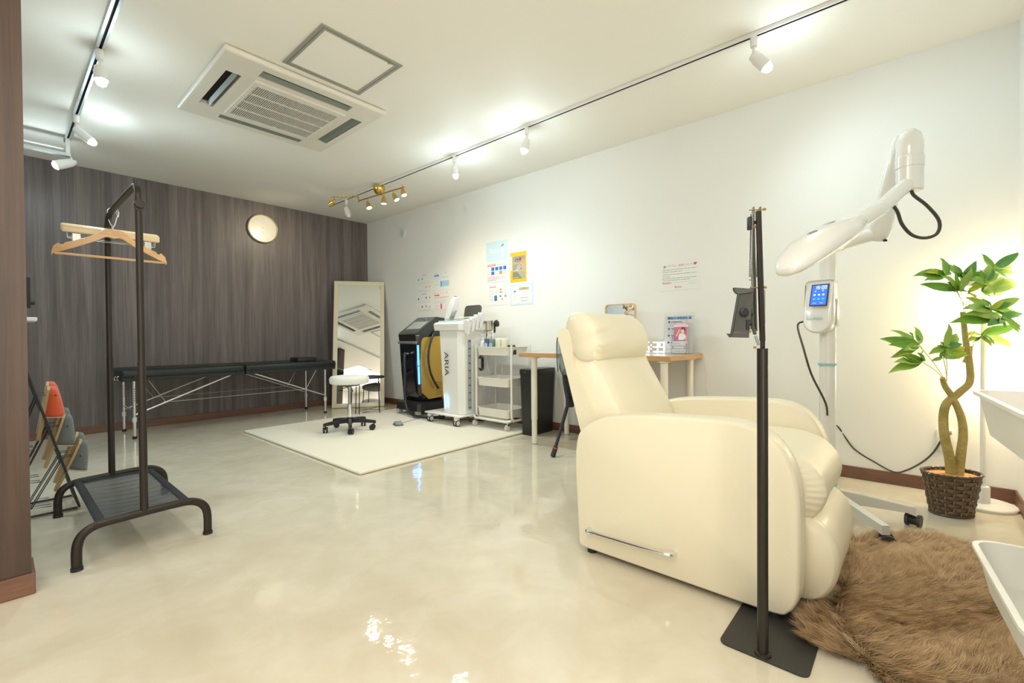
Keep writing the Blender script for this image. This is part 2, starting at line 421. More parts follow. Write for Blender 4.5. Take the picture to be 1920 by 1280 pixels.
lamp('SPOT', tuple(st+d*.19), 18, COOL, .028, aim=tuple(st+d), spot=160, blend=1); lamp('POINT', tuple(st+d*.19), 2, COOL, .028)
t = thing('track_spotlight', 'white spotlight on the suspended track half hidden by the brown wall edge', 'spotlight', (.13, 4.86, 2.15), 0, 'white track spotlights')
MB().bx(.105, 4.84, 2.20, .15, 4.88, 2.262, .006, 2).build('adapter', white, t)
MB().lathe([(.012, 0), (.026, .02), (.030, .10), (.027, .101)], (.125, 4.86, 2.21), (-.25, 0, -1), 18).build('head', M('grey_lamp_head', (.35, .36, .33), .4), t)

# brass five-arm fixture
bf = thing('ceiling_lamp', 'brass ceiling fixture with a jointed bar and five small lit cone heads', 'lamp', (2.60, 4.12, 2.30))
g = MB(); g.lathe([(.058, 0), (.060, -.012), (.058, -.03), (.048, -.060), (.036, -.070), (.001, -.072)], (2.612, 4.10, H-.018), n=28)
g.build('canopy', brass, bf)
g = MB(); B0, B1 = V((2.556, 4.40, 2.305)), V((2.615, 3.675, 2.305))
g.cyl(B0, B1, .0062, n=10).cyl((2.606, 4.05, 2.30), (2.606, 4.05, 2.345), .008, n=10)
g.cyl((2.49, 4.315, 2.325), (2.325, 4.56, 2.325), .006, n=10)
g.cyl(B0-V((0, 0, .012)), B0+V((0, 0, .03)), .009, n=12).cyl(B0+V((0, 0, .02)), (2.49, 4.315, 2.325), .006, n=8)
g.build('bar', brass, bf)
for (hx, hy, hz), aim in (((2.35, 4.52, 2.325), (-.28, .9, -.42)), ((2.571, 4.25, 2.30), (.05, -.45, -1)), ((2.588, 3.98, 2.305), (0, 0, -1)), ((2.600, 3.83, 2.305), (.35, -.5, -1)), ((2.612, 3.70, 2.33), (.12, -.35, -1))):
    d = V(aim).normalized(); j = V((hx, hy, hz-.042))
    sm = MB().cyl((hx, hy, hz), j, .0052, n=8).build('stem', brass, bf)
    hd = MB().lathe([(.007, -.014), (.013, -.004), (.017, .008), (.025, .045), (.0275, .064), (.0255, .064), (.022, .05)], j, d, 22).build('shade', brass, bf)
    MB().lathe([(.0245, .0625), (.022, .066), (.001, .067)], j, d, 16).build('bulb', bulbw, hd)
    lamp('SPOT', tuple(j+d*.08), 17 if hx < 2.4 else 12, (1, .86, .6), .02, aim=tuple(j+d), spot=95 if hx < 2.4 else 125, blend=1)

# ------------------------------------------------------------ wall things
ck = thing('wall_clock', 'round pale wall clock with a thin brass rim on the dark wood wall', 'clock', (2.05, DY-.002, 2.12))
CM = frame((2.05, DY-.001, 2.12), (1, 0, 0), (0, 0, 1), (0, -1, 0))
MB(CM).lathe([(.150, 0), (.162, .004), (.163, .030), (.158, .035), (.153, .030), (.153, .012)], (0, 0, 0), (0, 0, 1), 48, False).build('rim', M('pale_brass', (.78, .66, .38), .25, metal=.8), ck)
MB(CM).lathe([(.155, .006), (.155, .012), (.001, .012)], n=48).build('dial', M('dial_cream', (.82, .78, .68), .28, coat=.8), ck)
g = MB(CM); numm = M('numerals_gold', (.62, .55, .36), .4, metal=.4)
for k in range(1, 13):
    a = PI/2-k*PI/6
    g.addmesh(textmesh(str(k)), Matrix.Translation((.122*math.cos(a), .122*math.sin(a), .0128)) @ Matrix.Diagonal((.026, .026, 1, 1)))
stuff(g.build('numerals', numm, ck))
def hand(a, l, w, z, nm):
    d = V((math.sin(a), math.cos(a), 0)); s = V((d.y, -d.x, 0))
    g = MB(CM); g.prism([-d*.03-s*w, -d*.03+s*w, d*l*.7+s*w*.8, d*l, d*l*.7-s*w*.8], (0, 0, .002)); 
    for v in g.b.verts: v.co += CM.to_3x3() @ V((0, 0, z))
    g.build(nm, M('hand_white', (.9, .88, .80), .3), ck)
hand(math.radians(171), .075, .006, .015, 'hour_hand'); hand(math.radians(234), .12, .004, .018, 'minute_hand')
MB(CM).lathe([(.009, .013), (.009, .022), (.001, .023)], n=14).build('hub', brass, ck)
dt = thing('ventilation_cap', 'small round white vent cap high on the white wall near the far corner', 'vent', (RX, 4.81, 2.17))
MB(frame((RX, 4.81, 2.168), (0, -1, 0), (0, 0, 1), (-1, 0, 0))).lathe([(.064, 0), (.062, .012), (.052, .016), (.046, .010), (.001, .010)], n=32).build('cover', M('vent_white', (.72, .74, .70), .4), dt)
MB(frame((RX, 4.81, 2.168), (0, -1, 0), (0, 0, 1), (-1, 0, 0))).lathe([(.034, .010), (.034, .018), (.028, .021), (.001, .021)], n=28).build('plug', M('vent_grey', (.6, .64, .6), .5), dt)

# ------------------------------------------------------------ printed sheets on the white wall
INK = {}
def ink(c):
    k = tuple(round(v, 2) for v in c)
    if k not in INK: INK[k] = M('ink_%02d' % len(INK), c, .55, var=.01)
    return INK[k]
WHT = (.86, .85, .82); GRY = (.30, .31, .31); LGR = (.60, .61, .59); RED = (.72, .09, .12); PNK = (.80, .36, .38); BLU = (.03, .17, .62); SKY = (.40, .64, .80); LSK = (.62, .78, .86); YEL = (.86, .52, .02)
def sheet(name, label, cat, F, w, h, items, group=None, paper=WHT, parent=None, t=.0012, bend=0):
    """paper at frame F (u right, v up, w towards the viewer) with flat print laid on it"""
    mats = [M('paper_%d%d%d' % tuple(int(99*c) for c in paper), paper, .4, var=.01)]; g = MB(F)
    g.box((w/2, h/2, t/2), (w, h, t))
    def mi(c):
        k = ink(c)
        if k not in mats: mats.append(k)
        return mats.index(k)
    z = t
    for it in items:
        z += .00007
        if it[0] == 'r': _, x0, y0, x1, y1, c = it; g.mat(mi(c)).quad((x0*w, y0*h, z), (x1*w, y0*h, z), (x1*w, y1*h, z), (x0*w, y1*h, z))
        elif it[0] == 't': _, x, y, sz, c, tx = it; g.mat(mi(c)).addmesh(textmesh(tx), Matrix.Translation((x*w, y*h, z)) @ Matrix.Diagonal((sz, sz, 1, 1)))
        elif it[0] == 'c': _, x, y, r, c = it; g.mat(mi(c)).cap(g.ring([(x*w+r*math.cos(2*PI*k/14), y*h+r*math.sin(2*PI*k/14), z) for k in range(14)]))
        elif it[0] == 'p': _, pts, c = it; g.mat(mi(c)).cap(g.ring([(a*w, b*h, z) for a, b in pts]))
        elif it[0] == 'l':   # a line of small print: dashes of uneven length
            _, x0, y, x1, hh, c = it; rr = random.Random(int(x0*997+y*7919)); x = x0
            while x < x1-.01:
                d = min(rr.uniform(.03, .11), x1-x); g.mat(mi(c)).quad((x*w, y*h-hh/2, z), ((x+d)*w, y*h-hh/2, z), ((x+d)*w, y*h+hh/2, z), (x*w, y*h+hh/2, z)); x += d+rr.uniform(.006, .02)
    o = g.build(name, mats, parent)
    if cat: tag(o, label, cat, group)
    return o
def wallF(y, z): return frame((RX-.0006, y, z), (0, -1, 0), (0, 0, 1), (-1, 0, 0))
def rects(x0, y0, x1, y1, nx, ny, gap, cols):
    out = []; k = 0
    for j in range(ny):
        for i in range(nx):
            w = (x1-x0)/nx; h = (y1-y0)/ny; c = cols[k % len(cols)]; k += 1
            if c: out.append(('r', x0+i*w+gap, y1-(j+1)*h+gap, x0+(i+1)*w-gap, y1-j*h-gap, c))
    return out
def lines(x0, x1, ys, hh, c): return [('l', x0, y, x1, hh, c) for y in ys]
gp = 'posters around the blue poster'
sheet('poster', 'light blue poster reading Tiana with a slim white bottle', 'poster', wallF(3.345, 1.635), .30, .20,
      [('t', .36, .52, .068, (.9, .92, .9), 'Tiana'), ('r', .72, .22, .82, .76, (.80, .86, .80)), ('p', [(.68, .70), (.80, .82), (.84, .76), (.74, .70)], (.05, .22, .14))]+lines(.14, .55, [.27, .22], .003, (.55, .72, .84))+[('r', .70, .18, .84, .21, (.9, .9, .85))], gp, paper=LSK)
sheet('poster', 'white notice with two rows of blue screen pictures, under the light blue poster', 'poster', wallF(3.345, 1.418), .30, .205,
      [('r', 0, .95, 1, 1, LSK), ('r', 0, 0, 1, .05, LSK), ('r', 0, .05, .025, .95, LSK), ('r', .975, .05, 1, .95, LSK), ('r', .06, .80, .46, .92, PNK), ('t', .26, .86, .014, WHT, '使用方法')]
      + [('l', .5, .86, .9, .005, PNK)] + rects(.04, .36, .96, .78, 5, 2, .022, [(.86, .80, .74), BLU, (.02, .2, .4), BLU, BLU, (.85, .72, .6), BLU, (.80, .74, .62), (.45, .36, .28), (.72, .70, .5)])
      + lines(.06, .94, [.56], .006, LSK)+lines(.07, .5, [.30, .25, .20, .14, .10], .004, PNK)+lines(.5, .92, [.28, .22, .16], .004, (.8, .5, .5)), gp)
sheet('poster', 'white notice with small grey drawings and one blue screen, lowest in the left column', 'poster', wallF(3.347, 1.183), .305, .225,
      [('r', .16, .80, .46, .86, PNK)]+lines(.12, .36, [.72, .67, .62, .57, .52, .47], .003, LGR)+lines(.42, .66, [.72, .67, .62, .57], .003, LGR)+lines(.72, .94, [.74, .68, .62, .56], .003, LGR)
      + [('c', .68, .70, .008, RED), ('c', .68, .58, .008, (.35, .08, .1)), ('r', .38, .20, .50, .44, (.05, .10, .14)), ('r', .40, .24, .48, .41, (.02, .25, .75)), ('c', .24, .32, .022, PNK), ('c', .24, .32, .018, WHT), ('r', .62, .36, .70, .44, GRY), ('r', .70, .22, .78, .30, (.5, .46, .3)), ('r', .84, .36, .94, .42, (.25, .36, .42)), ('p', [(.88, .42), (.86, .5), (.92, .5)], (.3, .4, .45))], gp)
sheet('poster', 'yellow-framed poster with three stacked photographs', 'poster', wallF(3.011, 1.396), .208, .293,
      [('r', .03, .40, .12, .88, WHT)]+[('l', .045, y, .105, .004, YEL) for y in (.45, .55, .65, .75, .84)]
      + [('r', .16, .62, .92, .86, (.36, .33, .28)), ('c', .62, .76, .017, (.55, .04, .07)), ('p', [(.60, .64), (.74, .76), (.92, .72), (.92, .62), (.66, .62)], (.62, .36, .22)), ('c', .42, .73, .018, (.06, .07, .07)), ('c', .42, .72, .011, (.4, .38, .33)),
         ('r', .16, .365, .92, .60, (.34, .33, .27)), ('p', [(.3, .365), (.45, .56), (.62, .6), (.92, .6), (.92, .365)], (.48, .46, .38)), ('c', .66, .56, .007, RED), ('c', .68, .44, .009, RED), ('r', .16, .11, .92, .345, (.25, .24, .17)), ('p', [(.45, .345), (.60, .22), (.75, .11), (.92, .11), (.92, .345)], (.44, .41, .31))]
      + lines(.2, .55, [.65, .39, .15], .004, (.8, .8, .76)), gp, paper=YEL)
sc = []
for k in range(10): sc += [('c', .10+.085*k, .90, .010, WHT), ('c', .10+.085*k, .10, .010, WHT)]
sheet('poster', 'blue-bordered certificate card with a gold heading', 'poster', wallF(3.013, 1.17), .292, .207,
      [('r', .06, .10, .94, .90, WHT)]+sc+[('r', .40, .70, .82, .82, (.55, .46, .28)), ('t', .61, .76, .016, (.28, .2, .1), '保証書'), ('r', .17, .28, .25, .62, (.70, .82, .80)), ('p', [(.14, .62), (.22, .70), (.27, .66), (.2, .62)], (.04, .16, .12))]
      + lines(.46, .80, [.60, .48, .36, .32, .22, .18], .003, LGR)+[('c', .2, .2, .008, (.72, .76, .74))], gp, paper=LSK)
gp2 = 'pale instruction sheets beside the machines'
sheet('poster', 'pale sheet of small face drawings, upper left of the four sheets near the corner', 'poster', wallF(4.53, 1.395), .29, .218,
      [('r', .36, .90, .62, .96, (.55, .76, .70))]+[('c', .12, .70, .014, (.06, .06, .05)), ('c', .12, .68, .009, WHT), ('c', .36, .72, .014, (.06, .06, .05)), ('c', .36, .70, .009, WHT), ('c', .62, .28, .014, (.85, .45, .32)), ('c', .84, .28, .014, (.86, .55, .25))]
      + lines(.06, .9, [.55, .50, .12, .07], .003, LGR), gp2)
sheet('poster', 'pale sheet of small face drawings, lower left of the four sheets near the corner', 'poster', wallF(4.532, 1.168), .29, .218,
      [('r', .36, .92, .64, .97, SKY)]+[('c', x, y, .012, c) for x, y, c in ((.12, .70, (.08, .10, .08)), (.62, .74, (.2, .14, .06)), (.86, .74, (.5, .42, .1)), (.36, .26, (.03, .12, .06)), (.62, .28, (.34, .30, .1)), (.85, .24, PNK), (.12, .26, (.8, .6, .6)))]
      + lines(.06, .92, [.56, .50, .12, .08, .04], .003, LGR), gp2)
sheet('poster', 'pale sheet with a blue arrow picture, upper right of the four sheets near the corner', 'poster', wallF(4.212, 1.398), .30, .214,
      [('t', .16, .90, .020, BLU, 'よくある'), ('r', .05, .78, .34, .84, BLU), ('l', .38, .90, .66, .004, LGR), ('c', .76, .92, .010, (.65, .6, .25)), ('r', .42, .20, .92, .50, SKY), ('r', .42, .20, .50, .50, (.1, .4, .75))]
      + lines(.05, .9, [.74, .69, .64], .004, (.6, .72, .78))+[('c', .2, .52, .018, (.72, .82, .80))]+lines(.06, .36, [.34, .28], .004, LGR), gp2)
sheet('poster', 'pale sheet with a red heading, lower right of the four sheets near the corner', 'poster', wallF(4.212, 1.172), .30, .214,
      [('t', .16, .90, .020, RED, 'お手入れ'), ('r', .05, .77, .36, .83, RED), ('l', .38, .90, .66, .004, LGR), ('c', .78, .92, .010, (.6, .5, .2)), ('r', .42, .06, .50, .34, (.78, .06, .14))]
      + lines(.05, .92, [.70, .65], .004, PNK)+lines(.06, .74, [.50], .005, SKY)+lines(.06, .64, [.40], .004, PNK)+lines(.06, .36, [.26, .20, .10], .004, (.8, .55, .5)), gp2)
sheet('notice_sheet', 'white notice with a red heading about faults, above the desk', 'sign', wallF(1.466, 1.203), .30, .218,
      [('t', .50, .845, .0185, RED, 'トラブル、故障について'), ('c', .12, .84, .009, (.12, .36, .55)), ('c', .10, .80, .006, (.7, .5, .2)), ('c', .88, .86, .010, RED), ('c', .91, .88, .005, (.05, .2, .2))]
      + lines(.06, .92, [.72], .0035, GRY)+lines(.06, .55, [.65], .0035, GRY)+lines(.06, .92, [.56], .0035, GRY)+lines(.06, .26, [.49], .0035, GRY)+lines(.06, .92, [.42], .0035, GRY)+lines(.06, .76, [.355], .0035, GRY)
      + [('t', .175, .26, .0145, RED, '緊急連絡先'), ('l', .34, .27, .88, .003, LGR), ('l', .72, .20, .92, .003, LGR), ('t', .46, .11, .024, RED, 'Rinna')], None, paper=(.84, .83, .78))
ol = thing('wall_outlet', 'white wall socket plate with a grey plug behind the potted plant', 'socket', (RX, -.128, .225))
MB().bx(RX-.009, -.165, .225, RX, -.095, .345, .003).build('plate', white, ol)
MB().bx(RX-.028, -.155, .322, RX-.009, -.135, .342, .003).build('plug', M('plug_grey', (.3, .3, .28), .5), ol)

# ------------------------------------------------------------ clothes rack and hangers
cr = thing('clothes_rack', 'dark brown metal clothes rack with a black mesh bottom shelf', 'clothes rack', (.40, 2.735, 0))
Y0, Y1 = 2.345, 3.12
for y in (Y0, Y1):
    pts = bez([(.190, y, 0), (.191, y, .085), (.208, y, .130), (.25, y, .153), (.32, y, .158), (.49, y, .163), (.556, y, .158), (.594, y, .133), (.610, y, .09), (.611, y, 0)], 5)
    MB().tube(pts, .0160, 14, asp=(1, .6), up=(0, 1, 0)).build('foot_frame', bronze, cr)
    for x in (.190, .611): MB().cyl((x, y, 0), (x, y, .012), .0185, n=12).build('foot_cap', rubber, cr)
    for x_ in (.245, .56): MB().cyl((x_, y-.010, .153), (x_, y-.014, .153), .0085, n=12).build('bolt', bronze, cr)
pts = bez([(.392, Y0, .16), (.390, Y0, .8), (.389, Y0, 1.38), (.389, Y0+.008, 1.455), (.389, Y0+.045, 1.49), (.389, Y0+.12, 1.498), (.389, 2.73, 1.500), (.389, Y1-.12, 1.498), (.389, Y1-.045, 1.49), (.389, Y1-.008, 1.455), (.389, Y1, 1.38), (.389, Y1, .8), (.389, Y1, .16)], 5)
MB().tube(pts, .0125, 14, asp=(.8, 1), up=(1, 0, 0)).build('rail', bronze, cr)
for y in (Y0, Y1): MB().tube([(.391, y, .165), (.3895, y, .77)], .0139, 14, asp=(.82, 1), up=(1, 0, 0)).build('post_sleeve', bronze, cr)
MB().cyl((.389, Y0-.002, 1.405), (.389, Y0-.026, 1.405), .0165, n=20).build('knob', bronze, cr)
MB().cyl((.389, Y0-.002, 1.394), (.389, Y0-.012, 1.394), .016, n=16).build('knob_seat', black, cr)
MB().cyl((.389, Y0+.06, 1.50), (.389, Y0+.06, 1.522), .008, n=10).build('rail_pin', black, cr)
for x in (.262, .545): MB().cyl((x, Y0+.006, .152), (x, Y1-.006, .152), .0065, n=8).build('shelf_rod', blackm, cr)
def mesh_mat():
    mt = M('mesh_fabric', (.045, .05, .052), .6); nt = mt.node_tree; b = nt.nodes['Principled BSDF']; L = nt.links.new
    b.inputs['Alpha'].default_value = .80; return mt
g = MB(); n = 72; R_ = []
for j in range(n+1):
    y = Y0+.022+(Y1-Y0-.044)*j/n; sag = -.012*math.sin(PI*j/n); rip = .005*math.sin(j*.9+.4*math.sin(j*.23))
    R_.append([(.268+.271*i/6, y, .150+sag*math.sin(PI*i/6)+rip*math.sin(PI*(i+.5)/7)) for i in range(7)])
g.loft(R_, caps=False, closed=False).build('mesh_shelf', mesh_mat(), cr)
for x in (.262, .545): MB().tube([(x, Y0+.02, .152), (x, Y1-.02, .152)], .016, 10, asp=(1, .5), up=(0, 0, 1)).build('shelf_hem', M('hem_black', (.02, .022, .024), .8), cr)
for y in (Y0+.02, Y1-.02): MB().tube([(.262, y, .152), (.545, y, .152)], .009, 8).build('shelf_hem', M('hem_black'), cr)
wood = grain('hanger_wood', (.72, .42, .19), (.86, .56, .30), (8, 60, 60), .35, .03)
wood2 = grain('pale_hanger_wood', (.80, .62, .36), (.90, .74, .48), (8, 60, 60), .35, .03)
wire = M('silver_wire', (.50, .50, .48), .35, metal=1)
def hook(x, y, z0, ztop=1.519, side=1):
    r = .022; cz = ztop-r
    pts = [(x, y, z0), (x, y, z0+.018), (x+side*.006, y, z0+.026)]
    pts += [(x+side*(r*math.cos(a)), y, cz+r*math.sin(a)) for a in [math.radians(v) for v in (-45, -15, 20, 50, 80, 110, 140, 170, 195)]]
    return MB().tube(bez(pts, 3), .0018, 6)
hg = thing('coat_hanger', 'orange-toned wooden coat hanger with a trouser bar', 'hanger', (.397, 3.0, 1.265), 0)
g = MB()
def shoulder(sx, ex, ez):
    prof = [(0, 1.412, 1.364), (.022, 1.412, 1.370), (.036, 1.407, 1.366), (.050, 1.394, 1.356), (.070, 1.376, 1.342), (.11, 1.353, 1.320), (.14, 1.338, 1.304), (.172, 1.325, 1.289), (.180, 1.315, 1.285), (.188, 1.314, 1.282), (.196, 1.321, 1.279), (.212, 1.305, 1.270), (.219, 1.278, 1.262)]
    R_ = []
    for d, zt, zb in prof:
        y = 3.0+.035*(d/.219)**1.4-.004; t_ = .0100
        R_.append([(.397+sx*d, y-t_, zb), (.397+sx*d, y-t_, zt-.003), (.397+sx*d, y, zt), (.397+sx*d, y+t_, zt-.003), (.397+sx*d, y+t_, zb)])
    g.loft(R_)
shoulder(-1, 0, 0); shoulder(1, 0, 0); g.build('shoulders', wood, hg)
MB().cyl((.188, 3.028, 1.272), (.606, 3.028, 1.272), .0062, n=10).build('trouser_bar', wood, hg)
hook(.397, 3.0, 1.41).build('hook', wire, hg)
for k, (yy, lab) in enumerate(((3.05, 'pale wooden clip hanger for trousers, just behind the coat hanger'), (3.085, 'pale wooden clip hanger for trousers, deepest on the rail'))):
    h = thing('trouser_hanger', lab, 'hanger', (.403, yy, 1.38), 0, 'clip hangers on the rail')
    zc = 1.398+.012*k; x0, x1 = .214, .592
    MB().bx(x0, yy-.008, zc-.018, x1, yy+.008, zc+.018, .0075, 3).build('bar', wood2, h)
    hook(.403, yy, zc+.017, side=1 if k == 0 else -1).build('hook', wire, h)
    w_ = MB()
    w_.tube([(x0+.02, yy, zc-.016), (x0+.022, yy, zc-.045), (x0+.05, yy, zc-.047), (x1-.05, yy, zc-.047), (x1-.022, yy, zc-.045), (x1-.02, yy, zc-.016)], .0014, 6).build('clip_wire', wire, h)
    for x in (x0+.052, x1-.052):
        c_ = MB(); c_.prism([(x-.014, yy-.010, zc-.022), (x+.014, yy-.010, zc-.022), (x+.014, yy-.013, zc-.058), (x-.014, yy-.013, zc-.058)], (0, .003, 0)); c_.prism([(x-.014, yy+.008, zc-.022), (x+.014, yy+.008, zc-.022), (x+.014, yy+.011, zc-.058), (x-.014, yy+.011, zc-.058)], (0, .003, 0))
        c_.bx(x-.014, yy-.011, zc-.032, x+.014, yy+.011, zc-.028).build('clip', wire, h)

# ------------------------------------------------------------ slipper rack
YA, YB = 3.185, 3.455
sr = thing('slipper_rack', 'black folding slipper rack with stacked wire tiers beside the clothes rack', 'slipper rack', (.18, 3.32, 0))
foot, top = V((.272, 0, .012)), V((.095, 0, .715))
for y in (YA, YB):
    MB().tube([foot+V((0, y, 0)), top+V((0, y, 0))], .0125, 8, asp=(.45, 1.2), up=(0, 1, 0)).build('side_bar', black, sr)
    MB().cyl((.275, y, .010), (-.22, y, .010), .006, n=8).build('floor_bar', black, sr)
    MB().ball((.272, y, .011), .010, 10).build('pivot_cap', M('cap_beige', (.7, .62, .5), .5), sr)
MB().cyl((.265, YA, .03), (.265, YB, .03), .004, n=8).build('cross_rod', black, sr)
MB().cyl((.10, YA, .70), (.10, YB, .70), .004, n=8).build('cross_rod', black, sr)
MB().tube([(-.20, YA, .010), (.06, YA, .60)], .008, 8).build('rear_bar', black, sr)
MB().tube([(-.20, YB, .010), (.06, YB, .60)], .008, 8).build('rear_bar', black, sr)
tiers = [(.165, .575, .100, .32), (.205, .415, .118, .165), (.250, .255, .155, .035)]
for (xt, zt, xb, zb) in tiers:
    for y in (3.235, 3.375):
        MB().tube([(xt+.03, y, zt+.012), (xt-.03, y, zt+.012), (xb-.05, y, zb), (xb+.02, y, zb-.004)], .0022, 6).tube([(xt+.03, y+.045, zt+.012), (xt-.03, y+.045, zt+.012), (xb-.05, y+.045, zb), (xb+.02, y+.045, zb-.004)], .0022, 6).cyl((xb-.05, y, zb), (xb-.05, y+.045, zb), .0022, n=6).build('wire_loop', black, sr)
    MB().cyl((xt+.03, YA, zt+.012), (xt+.03, YB, zt+.012), .0025, n=6).build('cross_wire', black, sr)
orange = M('orange_felt', (.66, .10, .032), .9, sheen=.3, var=.08, vs=40, bump=.4, bs=600)
greyf = M('grey_felt', (.135, .155, .145), .9, sheen=.3, var=.10, vs=40, bump=.4, bs=600)
soleT = M('tan_sole', (.52, .36, .19), .75, var=.06); soleG = M('beige_trim', (.55, .45, .32), .8)
def slipper(toe, heel, y, mt, label, name_grp):
    """toe and heel: (x, z) ends of the sole in the rack's side plane; the upper bulges away from the sole"""
    T, K = V((toe[0], 0, toe[1])), V((heel[0], 0, heel[1])); ax = (K-T); L_ = ax.length; ax.normalize()
    nrm = V((-ax.z, 0, ax.x));  nrm = nrm if nrm.x > 0 else -nrm
    w = V((0, 1, 0)); F = frame(T+V((0, y, 0)), ax, w, nrm)
    s = thing('slipper', label, 'slipper', (T.x, y, min(T.z, K.z)), 0, name_grp)
    def outline(k): return .047*(.62+.38*math.sin(PI*min(1, k*1.05+.1)))*min(1, (k*14+.25)**.5 if k < .1 else 1)*(1 if k < .9 else max(.25, (1-(k-.9)/.115*.75)**.5))
    N_ = 16; R_ = []
    for i in range(N_+1):
        k = i/N_; hw = outline(k); R_.append([(k*L_, -hw, 0), (k*L_, -hw*1.02, .006), (k*L_, -hw, .012), (k*L_, hw, .012), (k*L_, hw*1.02, .006), (k*L_, hw, 0)])
    MB(F).loft(R_).build('sole', soleT, s)
    g = MB(F); R_ = []
    for i in range(9):
        k = .0+.56*i/8; hw = outline(k)*1.03; hh = .018+.058*(k/.56)**.75
        R_.append([(k*L_, -hw*math.cos(PI*j/10), .010+hh*math.sin(PI*j/10)**.8) for j in range(11)])
    g.loft(R_, caps=False, closed=False).build('upper', mt, s, solid=.005)
    k = .56; hw = outline(k)*1.03; hh = .076
    MB(F).tube([(k*L_, -hw*math.cos(PI*j/10), .010+hh*math.sin(PI*j/10)**.8) for j in range(11)], .0035, 6).build('trim', soleG, s)
    return s
SG = 'slippers on the rack'
slipper((.168, .63), (.128, .365), 3.26, orange, 'orange felt slipper on the top tier, nearer side', SG)
slipper((.172, .645), (.132, .38), 3.385, orange, 'orange felt slipper on the top tier, farther side', SG)
slipper((.222, .485), (.150, .225), 3.26, greyf, 'grey felt slipper on the middle tier, nearer side', SG)
slipper((.222, .505), (.150, .245), 3.385, greyf, 'grey felt slipper on the middle tier, farther side', SG)
slipper((.282, .345), (.185, .100), 3.26, greyf, 'grey felt slipper on the lowest tier, nearer side', SG)
slipper((.280, .365), (.190, .115), 3.385, greyf, 'grey felt slipper on the lowest tier, farther side', SG)

# things just past the brown wall edge
ht = thing('high_table', 'white high table edge showing just past the brown wall', 'table', (-.22, 4.5, 0))
MB().bx(-.62, 4.3, .985, .183, 4.7, 1.010, .004).build('tabletop', white, ht)
for x in (-.57, .04):
    for y in (4.35, 4.65): MB().bx(x-.015, y-.015, 0, x+.015, y+.015, .985).build('leg', white, ht)
mo = thing('display_screen', 'black upright device with a round knob past the brown wall edge', 'device', (-.08, 4.52, 1.01))
MB().bx(-.32, 4.47, 1.075, .160, 4.50, 1.285, .006).build('screen', black, mo)
MB().bx(-.14, 4.47, 1.010, -.02, 4.58, 1.022, .003).bx(-.10, 4.50, 1.02, -.06, 4.52, 1.10).build('stand', black, mo)
MB().cyl((.150, 4.487, 1.115), (.180, 4.487, 1.115), .016, n=14).build('knob', black, mo)

# ------------------------------------------------------------ massage bed
leather = M('black_leather', (.012, .017, .016), .38, bump=.15, bs=300, var=.1)
bd = thing('massage_bed', 'long folding massage bed with black padding on thin metal legs', 'bed', (1.64, 5.30, 0))
def pad(x0, x1):
    g = MB(); g.bx(x0, 5.02, .520, x1, 5.56, .60, .028, 4); return g.build('cushion', leather, bd, ang=60)
pad(.695, 1.652); pad(1.658, 2.615)
for x0, x1 in ((.705, 1.648), (1.662, 2.605)): MB().bx(x0, 5.028, .500, x1, 5.552, .540, .004, 1).build('base_board', M('board_black', (.02, .022, .02), .6), bd)
for x in (.79, 1.58, 1.72, 2.55): MB().cyl((x, 5.028, .535), (x, 5.012, .535), .009, n=12).build('snap_button', blackm, bd)
for x in (.682, .70): MB().tube([(x-.01, 5.10, .51), (x-.02, 5.10, .525), (x-.02, 5.08, .54), (x-.01, 5.07, .545)], .005, 6).build('latch', chrome, bd)
for (x, s) in ((.785, 1), (2.485, -1)):
    for y in (5.045, 5.53):
        lg = MB().cyl((x, y, .02), (x, y, .505), .0115, n=12).cyl((x, y, .015), (x, y, .15), .0135, n=12).build('leg', alum, bd)
        MB().cyl((x, y, 0), (x, y, .024), .0165, n=12).build('rubber_foot', rubber, lg)
        MB().cyl((x, y, .145), (x, y, .185), .0165, n=12).build('collar', M('clear_collar', (.66, .68, .68), .3), lg)
        g = MB()
        for k in range(6): g.box((x, y-.0115, .33+.02*k), (.006, .002, .006))
        stuff(g.build('holes', hole, lg))
        # sloping strut from the leg up to the middle of the bed
        a, b = V((x, y, .205)), V((x+s*.74, y, .50))
        MB().cyl(a, b, .0075, n=10).build('strut', alum, bd)
        mdl = a+(b-a)*.30
        MB().cyl(mdl, (x+s*.10, y, .50), .0022, n=6).build('stay_wire', alum, bd)
    MB().cyl((x, 5.045, .24), (x, 5.53, .24), .006, n=8).build('leg_brace', alum, bd)
for y in (5.045, 5.53): MB().cyl((.785+.222, y, .295), (2.485-.222, y, .295), .0022, n=6).build('long_wire', alum, bd)
tag(MB().bx(2.19, 5.06, .601, 2.395, 5.27, .640, .006).bx(2.195, 5.065, .6405, 2.39, 5.265, .643, .001, 1).build('tray_box', black), 'flat black box lying on the far end of the massage bed', 'box')

# ------------------------------------------------------------ leaning mirror
ml = thing('floor_mirror', 'tall cream-framed floor mirror leaning in the far corner', 'mirror', (2.918, 5.078, 0), 0)
A, Bp = V((2.690, 5.300, 0)), V((3.195, 4.945, 0)); u = (Bp-A).normalized(); nn = V((-u.y, u.x, 0)); nn = nn if nn.x < 0 else -nn
nn = V((u.y, -u.x, 0));  nn = nn if (nn.x+nn.y) < 0 else -nn
back = -nn; L_ = 1.62; lean = .335
v = (V((0, 0, 1))*math.sqrt(L_*L_-lean*lean)+back*lean).normalized(); wd = (Bp-A).length
F = frame(A+V((0, 0, .004)), u, v, u.cross(v)); fw = .052
fm = M('cream_frame', (.80, .72, .52), .4, coat=.2)
g = MB(F)
for a in ((0, 0, wd, fw), (0, L_-fw, wd, L_), (0, fw, fw, L_-fw), (wd-fw, fw, wd, L_-fw)):
    g.bx(a[0], a[1], -.018, a[2], a[3], .006, .004, 2)
g.build('frame', fm, ml)
